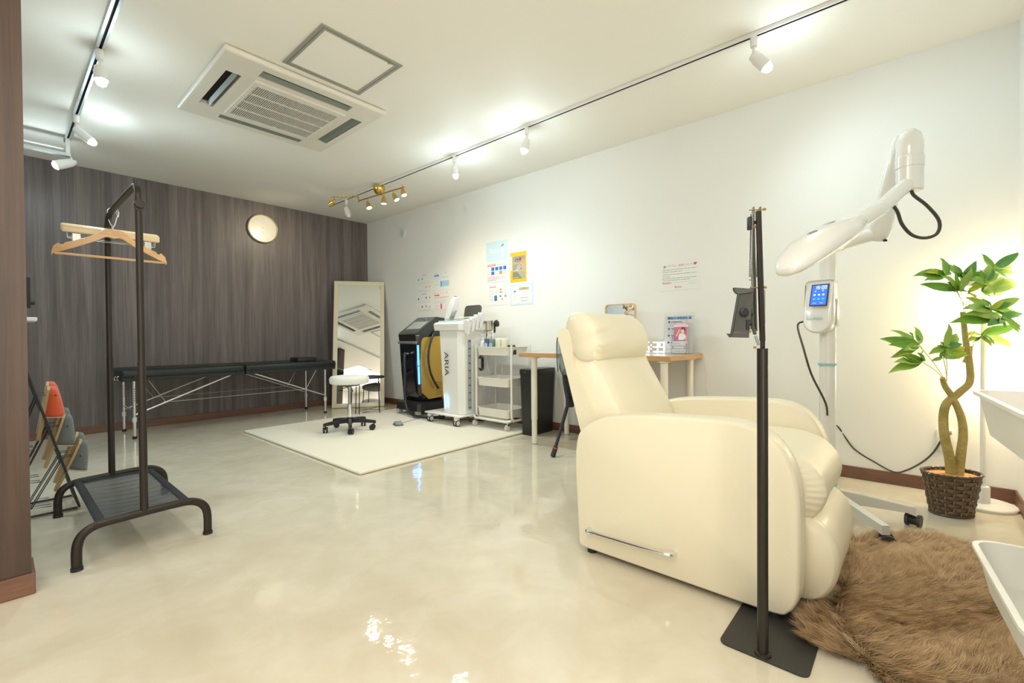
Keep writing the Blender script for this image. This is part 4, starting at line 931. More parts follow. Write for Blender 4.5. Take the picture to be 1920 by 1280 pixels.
sheet('leaflet', None, None, LF, .100, .215, [('r', 0, .93, 1, 1, (.70, .30, .36)), ('l', .12, .965, .9, .006, WHT), ('l', .2, .90, .85, .004, PNK), ('r', 0, .40, 1, .87, pk),
      ('p', [(.34, .44), (.36, .60), (.44, .66), (.62, .64), (.80, .62), (.84, .50), (.70, .44)], (.82, .80, .76)), ('p', [(.12, .55), (.22, .56), (.44, .76), (.40, .80), (.34, .76)], (.78, .56, .45)), ('c', .62, .73, .0135, (.80, .58, .47)), ('p', [(.50, .78), (.56, .855), (.70, .855), (.80, .78), (.80, .70), (.74, .72), (.70, .79)], (.10, .035, .03)), ('p', [(.56, .68), (.70, .68), (.72, .62), (.54, .63)], (.80, .58, .47)), ('p', [(.80, .60), (.88, .60), (.92, .42), (.86, .42)], (.80, .58, .47)),
      ('r', .02, .40, .45, .43, (.28, .18, .62)), ('l', .15, .365, .8, .004, GRY), ('l', .05, .33, .9, .006, GRY), ('r', 0, .265, .95, .305, (.26, .20, .66))], parent=lf, paper=(.85, .82, .82))
sheet('card', None, None, frame(LF.translation+V((-.014, .004, 0)), (0, -1, 0), (.13, 0, 1), (-1, 0, .13)), .098, .080, [('l', .1, .86, .6, .004, PNK), ('r', .04, .38, .96, .66, (.25, .38, .75)), ('r', .10, .42, .90, .62, WHT), ('l', .3, .16, .9, .004, PNK)], parent=lf)
for y_ in (-.004, .101): MB(LF).bx(y_, -.002, -.004, y_+.003, .235 if y_ > 0 else .12, .022).build('clear_side', clear, lf)
MB(LF).bx(-.004, -.002, .020, .104, .085, .022).build('clear_front', clear, lf)
MB(LF).bx(-.004, -.003, -.05, .104, -.0005, .022).build('clear_foot', clear, lf)
dm = thing('desk_mirror', 'small wood-framed desk mirror behind the recliner headrest', 'mirror', (3.22, 1.72, DZ))
DF = frame((3.215, 1.845, DZ+.008), (0, -1, 0), (.02, 0, 1), (-1, 0, .02))
lw = grain('light_frame_wood', (.62, .38, .18), (.74, .50, .27), (8, 8, 30), .4, .03)
def ro(w, h, r, z, cx_=.13, cy_=.185): return [(cx_+a, cy_+b, z) for a, b in rrect(w, h, r, 5)]
MB(DF).loft([ro(.26, .37, .03, -.014), ro(.26, .37, .03, .010), ro(.244, .354, .024, .010), ro(.244, .354, .024, .002), ro(.244, .354, .024, -.014)], caps=False).build('frame', lw, dm)
MB(DF).prism(ro(.246, .356, .024, -.003), (0, 0, .004)).build('mirror_glass', mirrorm, dm)
MB(DF).prism(ro(.25, .36, .024, -.013), (0, 0, .004)).build('back_board', lw, dm)
MB().bx(3.24, 1.70, DZ, 3.33, 1.73, DZ+.008).build('easel_foot', lw, dm)
tag(MB().tube(bez([(3.33, 1.20, DZ+.006), (3.36, 1.16, DZ+.010), (3.382, 1.135, .72), (3.388, 1.13, .66), (3.388, 1.115, .58), (3.388, 1.125, .50), (3.388, 1.112, .42), (3.388, 1.13, .33), (3.386, 1.14, .2), (3.375, 1.15, .08)], 5), .0022, 6).build('white_cable', M('cable_white', (.8, .77, .68), .5)), 'thin white cable hanging from the desk end to the floor', 'cable')

# ------------------------------------------------------------ cream recliner
pu = M('cream_leatherette', (.83, .765, .585), .42, coat=.15, bump=.12, bs=500, var=.012, vs=3)
rc = thing('recliner', 'large cream leatherette recliner with a chrome bar on its side', 'recliner', (1.895, .62, 0))
def spline_closed(p, n=5):
    N_ = len(p); out = []
    for i in range(N_):
        a, b, c, d = (V(p[(i+k) % N_]) for k in (-1, 0, 1, 2))
        for k in range(n):
            t = k/n; out.append(.5*((2*b)+(c-a)*t+(2*a-5*b+4*c-d)*t*t+(3*b-a-3*c+d)*t**3))
    return out
ARM = [(1.008, .035), (1.013, .10), (1.024, .30), (1.024, .40), (1.006, .478), (.958, .519), (.895, .548), (.789, .569), (.595, .583), (.46, .588), (.40, .584), (.355, .570), (.316, .544), (.283, .500), (.260, .440), (.250, .372), (.247, .265), (.250, .13), (.256, .075), (.276, .037), (.315, .021), (.50, .020), (.80, .020), (.93, .020), (.985, .021)]
arm = spline_closed([(a, b, 0) for a, b in ARM], 5)
cen = V((.64, .30, 0))
ASG = 1 if sum(a.x*b.y-b.x*a.y for a, b in zip(arm, arm[1:]+arm[:1])) > 0 else -1
def arm_ring(x, inset):
    n = len(arm); out = []
    for i, p in enumerate(arm):
        t = (arm[(i+1) % n]-arm[i-1]).normalized(); nr = V((-t.y, t.x, 0))*ASG
        q = p+nr*inset; out.append((x, q.x, q.y))
    return out
for xa, xb, nm in ((1.54, 1.652, 'n'), (2.140, 2.252, 'f')):
    rs = [arm_ring(xa, .010), arm_ring(xa+.003, .004), arm_ring(xa+.014, 0), arm_ring(xa+.016, .003), arm_ring(xa+.018, 0), arm_ring((xa+xb)/2, -.004), arm_ring(xb-.018, 0), arm_ring(xb-.016, .0018), arm_ring(xb-.014, 0), arm_ring(xb-.003, .004), arm_ring(xb, .010)]
    g = MB(); q = [g.ring(r) for r in rs]
    for a_, b_ in zip(q, q[1:]): g.bridge(a_, b_)
    g.fan(q[0]); g.fan(q[-1]); g.build('armrest', pu, rc, ang=50)
def cushion(name, prof, x0, x1, nx=30, squash=.30, cen=None, fold=None, edge=.035, n=5, cy=None):
    """loft a closed (y,z) profile across x; both ends are rounded off towards the profile's centre"""
    P_ = spline_closed([(a, b, 0) for a, b in prof], n); c = cen or V((sum(p.x for p in P_)/len(P_), sum(p.y for p in P_)/len(P_), 0)); c = V(c); rs = []
    for i in range(nx+1):
        k = i/nx; u = .5-.5*math.cos(PI*k); u = .55*u+.45*k; x = x0+(x1-x0)*u; d = min(x-x0, x1-x)
        f = 1-squash*(1-min(1, d/edge))**2.2
        ring = []
        for p in P_:
            q = c+(p-c)*f
            if fold: q = q+(p-c).normalized()*fold(x, p, d)
            ring.append((x, q.x, q.y))
        rs.append(ring)
    return MB().loft(rs).build(name, pu, rc, ang=70)
# back shell and side panels
MB().loft([[(x, y, z) for y, z in ((.92, .40), (1.045, .40), (1.07, .478), (1.128, .68), (1.183, .865), (1.180, .885), (1.160, .897), (1.128, .893), (1.118, .87), (1.094, .742), (.985, .515))] for x in (1.645, 1.650, 1.70)]+[[(x, y, z) for y, z in ((.92, .40), (1.045, .40), (1.07, .478), (1.128, .68), (1.183, .865), (1.180, .885), (1.160, .897), (1.128, .893), (1.118, .87), (1.094, .742), (.985, .515))] for x in (2.09, 2.145, 2.150)], smooth=False).build('back_shell', pu, rc, ang=50)
bk = [(.78, .42), (.835, .47), (.862, .53), (.900, .60), (.945, .68), (.985, .745), (1.01, .79), (1.08, .81), (1.12, .79), (1.10, .70), (1.02, .52), (.95, .42)]
def bfold(x, p, d):
    s_ = math.exp(-d/.05)*.002*math.sin(p.y*95+p.x*30)*(x < 1.9)
    return s_ + .005*noise.noise(V((x*6, p.x*5, p.y*6)))
cushion('back_cushion', bk, 1.660, 2.148, 40, .10, V((1.03, .62, 0)), bfold, .06)
pw = [(.998, .758), (.978, .787), (.972, .83), (.980, .87), (1.000, .915), (1.035, .948), (1.08, .966), (1.12, .966), (1.143, .940), (1.150, .89), (1.135, .82), (1.09, .765), (1.04, .750)]
def pfold(x, p, d):
    e = math.exp(-d/.075)*(1 if x < 1.9 else .12); q = p.y*85+math.sin(x*20)*.8
    return e*(.0045*math.sin(q)+.002*math.sin(q*2.3+1))*(1 if p.x < 1.1 else .4) + .004*noise.noise(V((x*8, p.x*9, p.y*9)))
cushion('headrest', pw, 1.648, 2.128, 56, .15, None, pfold, .035, 8)
seat = [(.86, .44), (.70, .468), (.55, .482), (.42, .490), (.33, .487), (.265, .468), (.222, .430), (.203, .385), (.204, .345), (.222, .305), (.250, .284), (.32, .29), (.55, .33), (.86, .36)]
def sfold(x, p, d):
    e = math.exp(-d/.03); front = max(0, 1-(p.x-.20)/.12)
    return e*front*(.0026*math.sin(p.y*300+p.x*60)) + .006*noise.noise(V((x*4, p.x*4, p.y*4)))
cushion('seat_cushion', seat, 1.653, 2.139, 50, .16, V((.5, .38, 0)), sfold, .05, 8)
fr = [(.262, .300), (.235, .290), (.205, .270), (.180, .235), (.166, .185), (.168, .13), (.182, .085), (.205, .05), (.235, .032), (.27, .030), (.30, .06), (.30, .27)]
def ffold(x, p, d): return .003*noise.noise(V((x*7, p.x*9, p.y*9)))+(-.003*math.exp(-((d-.04)/.003)**2))
cushion('footrest', fr, 1.653, 2.139, 44, .14, V((.27, .16, 0)), ffold, .04, 6)
MB().bx(1.655, .30, .10, 2.137, .98, .40).build('inner_body', pu, rc)
MB().bx(1.58, .32, .012, 2.21, .97, .028).build('base_frame', black, rc)
for x in (1.575, 2.215):
    for y in (.32, .965): MB().cyl((x, y, 0), (x, y, .024), .02, n=16).build('foot', black, rc)
MB().tube(bez([(1.540, .955, .104), (1.514, .950, .106), (1.508, .93, .107), (1.505, .78, .111), (1.505, .65, .1155), (1.508, .628, .116), (1.518, .618, .1155), (1.541, .616, .115)], 4), .0088, 12).build('recline_bar', chrome, rc)

# ------------------------------------------------------------ phone stand in front of the recliner
CRX, CDX = V((.66135, -.75005, 0)), V((.75, .6613, 0))
ps = thing('phone_stand', 'tall black floor stand with a spring arm and phone clamp on a square plate', 'stand', (1.358, .303, 0))
steel = M('dark_steel', (.035, .030, .025), .33, metal=.4)
MB().prism([(1.475+a, .302+b, 0) for a, b in rrect(.285, .215, .022)], (0, 0, .004)).build('base_plate', M('plate_black', (.035, .033, .03), .45), ps)
MB().lathe([(.021, .004), (.020, .008), (.014, .011), (.001, .011)], (1.358, .303, 0), n=24).build('flange', steel, ps)
MB().cyl((1.358, .303, .008), (1.356, .303, .828), .0135, n=18).build('pole', steel, ps)
LO = V((1.357, .303, .828)); LF2 = frame(LO, CRX, CDX, (0, 0, 1)); k_ = .00143
def lp(px, py, dep=0): return V(((px-1430)*k_, dep, (654-py)*k_))
pp = steel; gun = M('gunmetal', (.10, .105, .085), .4, metal=.5); brs = M('bolt_brass', (.55, .36, .12), .3, metal=.9)
MB(LF2).box(lp(1430, 644), (.010, .010, .030), .002).build('upper_pole', steel, ps)
def bar(a, b, w, d, mt, nm='arm_bar'):
    a, b = V(a), V(b); t = (b-a).normalized(); y = V((0, 1, 0)); x = y.cross(t).normalized()
    return MB(LF2 @ frame((a+b)/2, x, y, t)).box((0, 0, 0), (w, d, (b-a).length), .001, 1).build(nm, mt, ps)
bar(lp(1427.5, 640, -.006), lp(1420, 399, -.006), .0125, .009, steel)
bar(lp(1421, 622, .008), lp(1415.5, 402, .008), .005, .006, gun)
bar(lp(1416, 615, .010), lp(1412.5, 405, .010), .004, .006, M('arm_silver', (.35, .36, .33), .35, metal=.7))
bar(lp(1411, 618, 0), lp(1408.5, 541, 0), .005, .012, gun); bar(lp(1417, 622, .002), lp(1414.5, 541, .002), .0045, .008, steel)
bar(lp(1416, 628, 0), lp(1411, 612, 0), .006, .010, gun, 'link'); bar(lp(1422, 648, -.002), lp(1416, 630, -.002), .006, .008, M('link_silver', (.4, .45, .45), .35, metal=.7), 'link')
def spring(a, b, r, turns):
    a, b = V(a), V(b); n_ = int(turns*8); x = V((1, 0, 0)); y = V((0, 1, 0))
    return MB(LF2).tube([a+(b-a)*(i/n_)+x*r*math.cos(i*PI/4)+y*r*math.sin(i*PI/4) for i in range(n_+1)], .0009, 4).build('spring', M('spring_steel', (.30, .29, .28), .3, metal=1), ps)
spring(lp(1405, 521, -.008), lp(1408, 404, -.008), .0040, 46); spring(lp(1424.5, 520, .012), lp(1429.5, 400, .012), .0036, 46)
spring(lp(1431.5, 608, 0), lp(1431.5, 545, 0), .0046, 34)
for px0, px1, py in ((1405, 1433, 396), (1408, 1434, 541), (1405, 1411, 526)):
    MB(LF2).cyl(lp(px0, py), lp(px1, py-1), .0016, n=8).build('cross_bolt', brs, ps)
for px, py in ((1433, 395), (1434, 540), (1409, 541), (1405, 622), (1415, 652), (1415, 427)): MB(LF2).cyl(lp(px, py, -.002)+V((-.003, 0, 0)), lp(px, py, -.002)+V((.003, 0, 0)), .0034, n=8).build('nut', brs, ps)
for px in (1414.5, 1427): MB(LF2).prism([lp(px-1, 402), lp(px+1, 402), lp(px+.6, 389), lp(px-.6, 391)], (0, .010, 0)).build('end_lug', gun, ps)
MB(LF2).box(lp(1403.5, 422, -.006), (.0085, .012, .034), .001).build('adjust_knob', black, ps)
MB(LF2).cyl(lp(1405, 421, -.006), lp(1416, 419, 0), .0045, n=12).build('knob_shaft', black, ps)
MB(LF2).tube([lp(1431.5, 609), lp(1433.5, 613), lp(1430, 616), lp(1432.5, 624, -.002), lp(1428, 634, -.002)], .0012, 6).build('spring_hook', gun, ps)
# phone clamp: a slanted plate with jaws top and bottom, on a ball joint
jm = M('clamp_black', (.045, .045, .038), .4)
cl = MB(LF2).prism([lp(1386, 545, .004), lp(1408, 545, -.016), lp(1398, 632, -.016), lp(1372, 630, .004)], (.002, .008, 0)).build('clamp_plate', jm, ps)
MB(LF2).loft([[lp(1378, 540, .0), lp(1392, 541, .0), lp(1407, 544, -.018), lp(1404, 550, -.018), lp(1385, 552, 0), lp(1379, 546, 0)], [lp(1378, 540, .012), lp(1392, 541, .014), lp(1407, 544, -.004), lp(1404, 550, -.004), lp(1385, 552, .014), lp(1379, 546, .012)]], smooth=False).build('jaw', jm, cl)
MB(LF2).loft([[lp(1366, 626, .0), lp(1372, 633, 0), lp(1398, 634, -.018), lp(1399, 624, -.018), lp(1378, 621, 0), lp(1374, 626, 0)], [lp(1366, 626, .012), lp(1372, 633, .014), lp(1398, 634, -.004), lp(1399, 624, -.004), lp(1378, 621, .014), lp(1374, 626, .012)]], smooth=False).build('jaw', jm, cl)
MB(LF2).tube([lp(1387, 548, .004), lp(1373, 628, .004)], .0035, 8).build('clamp_rib', jm, cl)
MB(LF2).lathe([(.010, 0), (.0115, .003), (.0115, .009), (.008, .012), (.001, .012)], lp(1391, 587, -.006), (0, -1, 0), 14).build('ball_knob', black, ps)
MB(LF2).cyl(lp(1393, 588, -.010), lp(1409, 590, -.002), .0052, n=12).build('ball_joint', black, ps)
MB(LF2).box(lp(1397.5, 610, -.012), (.0085, .010, .027), .001).build('wing_knob', black, ps)
MB(LF2).cyl(lp(1398, 610, -.010), lp(1411, 609, 0), .0035, n=10).build('knob_shaft', black, ps)

# ------------------------------------------------------------ whitening lamp on a wheeled stand
gw = M('lamp_gloss_white', (.84, .84, .80), .14, coat=.8, var=.008)
ld = thing('whitening_lamp', 'tall white wheeled lamp unit with a long arched head and blue screen', 'lamp', (2.65, .31, 0))
gm = M('lamp_grey_white', (.66, .65, .60), .3, var=.01); teal = M('teal_ring', (.30, .62, .62), .3)
LX, LY = 2.65, .31
MB().cyl((LX, LY, .135), (LX, LY, 1.29), .0340, n=28).build('pole', gw, ld)
MB().lathe([(.05, .09), (.052, .125), (.045, .137), (.0365, .137)], (LX, LY, 0), n=28, caps=False).build('hub', gm, ld)
MB().lathe([(.040, .137), (.040, .140), (.037, .160), (.037, .137)], (LX, LY, 0), n=28, caps=False).build('teal_ring', teal, ld)
MB().lathe([(.040, .715), (.040, .725), (.036, .725), (.036, .715)], (LX, LY, 0), n=28, caps=False).build('teal_ring', teal, ld)
for ang, L_ in ((-79, .315), (-141, .355), (101, .33), (38, .33)):
    a = math.radians(ang); d = V((math.cos(a), math.sin(a), 0)); s_ = V((-d.y, d.x, 0)); F_ = frame((LX, LY, 0), d, s_, (0, 0, 1))
    lg = MB(F_).loft([[(q, -w, b_), (q, -w*.85, t_), (q, w*.85, t_), (q, w, b_)] for q, w, b_, t_ in ((.01, .024, .058, .128), (.14, .021, .066, .113), (L_-.02, .018, .062, .092), (L_+.008, .017, .052, .090))]).build('leg', gm, ld, ang=30)
    e = V((LX, LY, 0))+d*L_; c2 = math.radians(ang+65); cd = V((math.cos(c2), math.sin(c2), 0)); cs_ = V((-cd.y, cd.x, 0))
    cst = MB().cyl(e+V((0, 0, .03)), e+V((0, 0, .064)), .008, n=10).cyl(e+cd*.010-cs_*.014+V((0, 0, .026)), e+cd*.010+cs_*.014+V((0, 0, .026)), .020, n=16).build('caster', black, lg)
    for q in (-1, 1): MB().cyl(e+cd*.010+cs_*q*.015+V((0, 0, .0275)), e+cd*.010+cs_*q*.027+V((0, 0, .0275)), .027, n=22).build('wheel', M('wheel_dark', (.05, .048, .04), .45), cst)
# control box
n_ = V((-.968, .25, 0)).normalized(); r_ = V((-n_.y, n_.x, 0)); r_ = -r_ if r_.dot(CRX) < 0 else r_
BF_ = frame(V((LX, LY, 0))+n_*.040-r_*.013, r_, (0, 0, 1), n_)
def boxring(w, z0, z1, r_b, dep, tilt=0): 
    pts = []
    for a, b in rrect(w, z1-z0, .02, 6):
        pass
    top = [(w/2-.018+.018*math.cos(math.radians(t)), z1-.018+.018*math.sin(math.radians(t))) for t in (0, 30, 60, 90)]+[(-w/2+.018+.018*math.cos(math.radians(t)), z1-.018+.018*math.sin(math.radians(t))) for t in (90, 120, 150, 180)]
    bot = [(-w/2+r_b+r_b*math.cos(math.radians(t)), z0+r_b+r_b*math.sin(math.radians(t))) for t in (180, 202, 225, 247, 270)]+[(w/2-r_b+r_b*math.cos(math.radians(t)), z0+r_b+r_b*math.sin(math.radians(t))) for t in (270, 292, 315, 337, 360)]
    return [(a, b, dep-(max(0, b-.99)*tilt)) for a, b in top+bot]
g = MB(BF_); g.loft([boxring(.112, .880, 1.114, .05, -.05), boxring(.122, .870, 1.120, .055, -.03), boxring(.124, .868, 1.122, .056, .030, .10), boxring(.120, .871, 1.119, .055, .042, .28), boxring(.108, .877, 1.112, .05, .047, .30)])
g.build('control_box', gw, ld, ang=40)
sl_ = -.30; sv = V((0, 1, sl_)).normalized(); sn = V((1, 0, 0)).cross(sv)
SCF = BF_ @ frame((-.028, 1.002, .0478-.30*.012+.0015), (1, 0, 0), sv, sn)
scr = MB(SCF).box((.033, .050, 0), (.074, .108, .003)).build('screen_bezel', black, ld)
MB(SCF).quad((0, 0, .0018), (.066, 0, .0018), (.066, .100, .0018), (0, .100, .0018)).build('screen', M('screen_blue', (.03, .12, .60), .3, emit=(.035, .11, .62), es=1.1), scr)
sw = M('screen_white', (.8, .9, 1), .4, emit=(.75, .86, 1), es=.9); sc_ = M('screen_cyan', (.02, .5, .9), .4, emit=(.02, .45, .9), es=.9)
for k, c_ in enumerate('1500'): digit(c_, .012+.0120*k+(.0055 if k > 1 else 0), .007, .014, SCF @ Matrix.Translation((0, .080, .0026)), scr, sw, .0008, 'screen_digit')
g = MB(SCF)
g.quad((.0351, .0835, .0026), (.0365, .0835, .0026), (.0365, .0855, .0026), (.0351, .0855, .0026)); g.quad((.0351, .0885, .0026), (.0365, .0885, .0026), (.0365, .0905, .0026), (.0351, .0905, .0026))
g.cap(g.ring([(.013, .067, .0026), (.020, .067, .0026), (.0165, .073, .0026)])); g.cap(g.ring([(.044, .073, .0026), (.0475, .067, .0026), (.051, .073, .0026)]))
for x, y in ((.014, .051), (.033, .051), (.051, .051)): g.cap(g.ring([(x+.0045*math.cos(t*PI/6), y+.0045*math.sin(t*PI/6), .0026) for t in range(12)]))
for x, tx in ((.017, 'Boost'), (.047, 'Power')): g.addmesh(textmesh(tx), Matrix.Translation((x, .010, .0026)) @ Matrix.Diagonal((.0055, .0055, 1, 1)))
stuff(g.build('screen_icons', sw, scr))
g = MB(SCF)
for x, y in ((.014, .030), (.033, .030), (.052, .030)): g.cap(g.ring([(x+.0060*math.cos(t*PI/6), y+.0038*math.sin(t*PI/6), .0026) for t in range(12)]))
stuff(g.build('cyan_icons', sc_, scr))
MB(BF_).addmesh(textmesh('ILLUMINA'), Matrix.Translation((-.008, .938, .0482)) @ Matrix.Diagonal((.0158, .0175, 1, 1))).build('lettering', M('letter_blue', (.16, .42, .60), .4), ld)
g = MB(BF_); g.box((-.008, .953, .0480), (.070, .0008, .0006)); g.build('name_rule', M('letter_pale', (.5, .6, .64), .4), ld)
MB(BF_).bx(.062, .90, -.03, .066, 1.03, .0, .002).build('side_grip', gm, ld)
# power cable from the box, down behind the recliner, along the wall to the socket
p0 = BF_ @ V((-.064, .925, .0)); ca = [p0, p0+V((-.004, .012, .002)), p0+V((-.01, .035, -.02)), V((2.43, .375, .80)), V((2.44, .345, .68)), V((2.50, .30, .55)), V((2.72, .32, .44)), V((3.05, .36, .36)), V((3.376, .345, .305)), V((3.380, .268, .183)), V((3.376, .168, .118)), V((3.372, .082, .078)), V((3.376, .027, .098)), V((3.382, -.039, .155)), V((3.384, -.083, .215)), V((3.372, -.12, .30)), V((3.366, -.145, .332))]
tag(MB().tube(bez(ca, 6), .0045, 8).build('power_cable', M('cable_dark', (.055, .05, .035), .5)), 'dark power cable running from the white lamp unit along the wall to the socket', 'cable')
# arm: horizontal link, rising arm, elbow cylinder, neck, head
MB().tube(bez([(LX, LY, 1.265), (LX+.005, LY-.03, 1.28), (2.675, .22, 1.305), (2.70, .12, 1.33)], 4), .030, 16).ball((LX, LY, 1.285), .034, 20).build('arm_link', gw, ld)
MB().lathe([(.001, -.055), (.030, -.05), (.043, -.03), (.046, 0), (.044, .05), (.038, .25), (.033, .36), (.028, .39), (.001, .40)], (2.70, .118, 1.345), (-.30, -.20, .93), 26).build('rising_arm', gw, ld)
MB().box((2.690, .098, 1.290), (.014, .014, .008)).build('socket', hole, ld)
MB().lathe([(.001, 1.44), (.040, 1.44), (.0445, 1.445), (.0445, 1.535), (.0465, 1.537), (.0465, 1.578), (.0445, 1.580), (.0435, 1.640), (.036, 1.672), (.020, 1.688), (.001, 1.692)], (2.466, .014, 0), n=32).build('elbow', gw, ld)
MB().tube([(2.53, .03, 1.62), (2.475, .018, 1.61)], .030, 14).build('elbow_link', gw, ld)
MB().tube(bez([(2.462, .02, 1.475), (2.40, .040, 1.440), (2.27, .092, 1.355), (2.235, .106, 1.335)], 4), [.028]*12+[.027], 18).build('neck', gw, ld)
HD = V((-.865, .395, -.445)).normalized(); HS = V((0, 0, 1)).cross(HD).normalized(); HU = HD.cross(HS); HU = HU if HU.z > 0 else -HU
HFm = frame(V((2.265, .095, 1.352)), HD, HS, HU)
def hring(t, w, up, dn, cz=0): return [(t, w*math.copysign(abs(math.cos(a))**.8, math.cos(a)), cz+(up if math.sin(a) > 0 else dn)*math.copysign(abs(math.sin(a))**.85, math.sin(a))) for a in [2*PI*k/28 for k in range(28)]]
MB(HFm).loft([hring(0, .028, .028, .028), hring(.02, .030, .030, .030), hring(.165, .031, .029, .027, -.002)]).build('head_collar', gw, ld)
MB(HFm).loft([hring(.165, .032, .030, .028, -.002), hring(.22, .048, .037, .036, 0), hring(.29, .070, .047, .042, .004), hring(.38, .082, .052, .042, .006), hring(.47, .082, .050, .038, .004), hring(.54, .072, .042, .032, -.004), hring(.59, .054, .032, .026, -.010), hring(.615, .036, .020, .019, -.014), hring(.625, .022, .010, .011, -.016)]).build('head_shell', gw, ld, ang=60)
MB(HFm).loft([hring(.30, .034, .001, .006, -.0360), hring(.38, .044, .001, .009, -.0345), hring(.50, .038, .001, .008, -.031), hring(.55, .03, .001, .004, -.030)]).build('light_window', M('window_violet', (.72, .70, .78), .1, coat=.8), ld)
MB(HFm).loft([hring(.29, .010, .003, .001, .0480), hring(.33, .018, .003, .001, .0530), hring(.43, .018, .003, .001, .0535), hring(.47, .010, .003, .001, .0500)]).build('top_panel', M('panel_glossblack', (.02, .025, .03), .08, coat=1), ld)
MB(HFm).tube(bez([(.27, -.066, .028), (.38, -.0845, .010), (.47, -.0835, .002), (.55, -.070, -.008)], 5), .0025, 6).build('shell_seam', gm, ld)
MB(HFm).lathe([(.009, 0), (.009, .003), (.001, .003)], (.245, -.052, .026), (0, -1, .5), 16).build('round_cap', gm, ld)
for k in range(7):
    t_ = .455+.019*k; MB(HFm).tube([(t_, -.058+.003*k, .040-.004*k), (t_+.004, -.042+.003*k, .047-.0045*k)], .0024, 6).build('cooling_slot', M('slot_grey', (.35, .35, .33), .5), ld)
for t_, y_, z_ in ((.30, -.072, -.012), (.575, -.060, -.016)): MB(HFm).ball((t_, y_, z_), .003, 8).build('screw_hole', hole, ld)
lc = [V((2.452, .008, 1.444)), V((2.452, .0, 1.42)), V((2.475, -.04, 1.375)), V((2.50, -.075, 1.315)), V((2.495, -.07, 1.265)), V((2.455, -.035, 1.245)), V((2.41, .005, 1.255)), V((2.37, .035, 1.295)), V((2.34, .050, 1.345)), V((2.29, .070, 1.372))]
MB().tube(bez(lc, 6), .0062, 8).build('head_cable', M('cable_dark'), ld)

# ------------------------------------------------------------ floor lamp in the corner
fl_ = thing('floor_lamp', 'slim white floor lamp glowing in the corner behind the plant', 'lamp', (3.262, -.262, 0))
lx, ly = 3.262, -.262
MB().lathe([(.001, 0), (.124, 0), (.125, .003), (.125, .012), (.121, .016), (.001, .018)], (lx, ly, 0), n=44).build('base', white, fl_)
MB().lathe([(.027, .016), (.027, .095), (.024, .10), (.012, .10)], (lx, ly, 0), n=24, caps=False).build('sleeve', white, fl_)
MB().cyl((lx, ly, .09), (lx, ly, 1.15), .0115, n=16).build('pole', white, fl_)
MB().lathe([(.070, 1.10), (.066, 1.12), (.050, 1.15), (.025, 1.175), (.012, 1.18), (.001, 1.18)], (lx-.01, ly+.01, 0), n=36, caps=False).build('lamp_shade', white, fl_, solid=.003)
MB().ball((lx+.03, ly+.0, 1.115), .026, 16).build('bulb', bulbw, fl_)
lamp('POINT', (lx+.055, ly-.03, 1.03), 7.5, (1, .80, .52), .04)
lamp('POINT', (lx+.065, ly-.04, .62), 4, (1, .80, .52), .10)

# ------------------------------------------------------------ braided money tree in a woven basket
pl = thing('potted_plant', 'money tree with a twisted trunk in a dark woven basket', 'plant', (3.03, -.145, 0))
HX = V((.66135, -.75005, 0)); HDp = V((.75, .6613, 0)); kp = .002565; P0 = V((3.03, -.145, .2))
def pq(px, py, dep=0):
    p = P0+HX*((px-1786)*kp)+V((0, 0, (884-py)*kp))+HDp*dep
    p.x = min(p.x, 3.380); p.y = max(p.y, -.376); return p
bark = grain('bark_green', (.30, .24, .06), (.50, .40, .14), (30, 30, 30), .7, .6)
MB().tube(bez([pq(1782, 889), pq(1779, 860), pq(1772, 807, .012), pq(1778, 761, .02), pq(1797, 735, .0), pq(1808, 714, -.02), pq(1810, 672, -.01), pq(1808, 640), pq(1806, 585, .01)], 6), [.0215-.011*i/48 for i in range(49)], 14).tube(bez([pq(1809, 680, 0), pq(1814, 665, 0), pq(1820, 650, .01)], 4), [.015-.006*i/8 for i in range(9)], 10).build('trunk', bark, pl)
MB().tube(bez([pq(1791, 889, -.01), pq(1795, 850, -.012), pq(1800, 811, -.01), pq(1797, 777, -.005), pq(1787, 744, .01), pq(1777, 724, .02), pq(1770, 708, .015)], 6), [.0205-.010*i/36 for i in range(37)], 14).build('trunk', bark, pl)
lg_ = [M('leaf_green', (.20, .42, .05), .38, coat=.2, var=.15, vs=30), M('leaf_light', (.34, .52, .09), .38, coat=.2, var=.15, vs=30), M('leaf_yellow', (.52, .58, .05), .4, var=.1), M('leaf_deep', (.10, .30, .07), .36, coat=.2, var=.15, vs=30)]
for mt in lg_:
    b = mt.node_tree.nodes['Principled BSDF']; b.inputs['Subsurface Weight'].default_value = .25; b.inputs['Subsurface Radius'].default_value = (.01, .02, .004)
def leafmesh(mt, seed):
    me = bpy.data.meshes.new('leaf'); vs = []; fs = []; N_ = 8
    for i in range(N_+1):
        t = i/N_; w = .185*math.sin(PI*min(1, t**.82*1.0))**.9*(1 if t < .999 else 0)+.002; z = -.16*t*t+.03*math.sin(t*9+seed)
        for s_ in (-1, -.5, 0, .5, 1): vs.append((t, s_*w, z+abs(s_)*w*.42+.012*math.sin(t*16+seed)*abs(s_)))
    for i in range(N_):
        for j in range(4): a = i*5+j; fs.append((a, a+1, a+6, a+5))
    me.from_pydata(vs, [], fs); me.materials.append(mt)
    for p in me.polygons: p.use_smooth = True
    return me
LM = [leafmesh(m_, k) for k, m_ in enumerate(lg_)]
veinm = M('petiole', (.42, .44, .10), .5)
rnd = random.Random(5); Minv = root_matrix(pl).inverted()
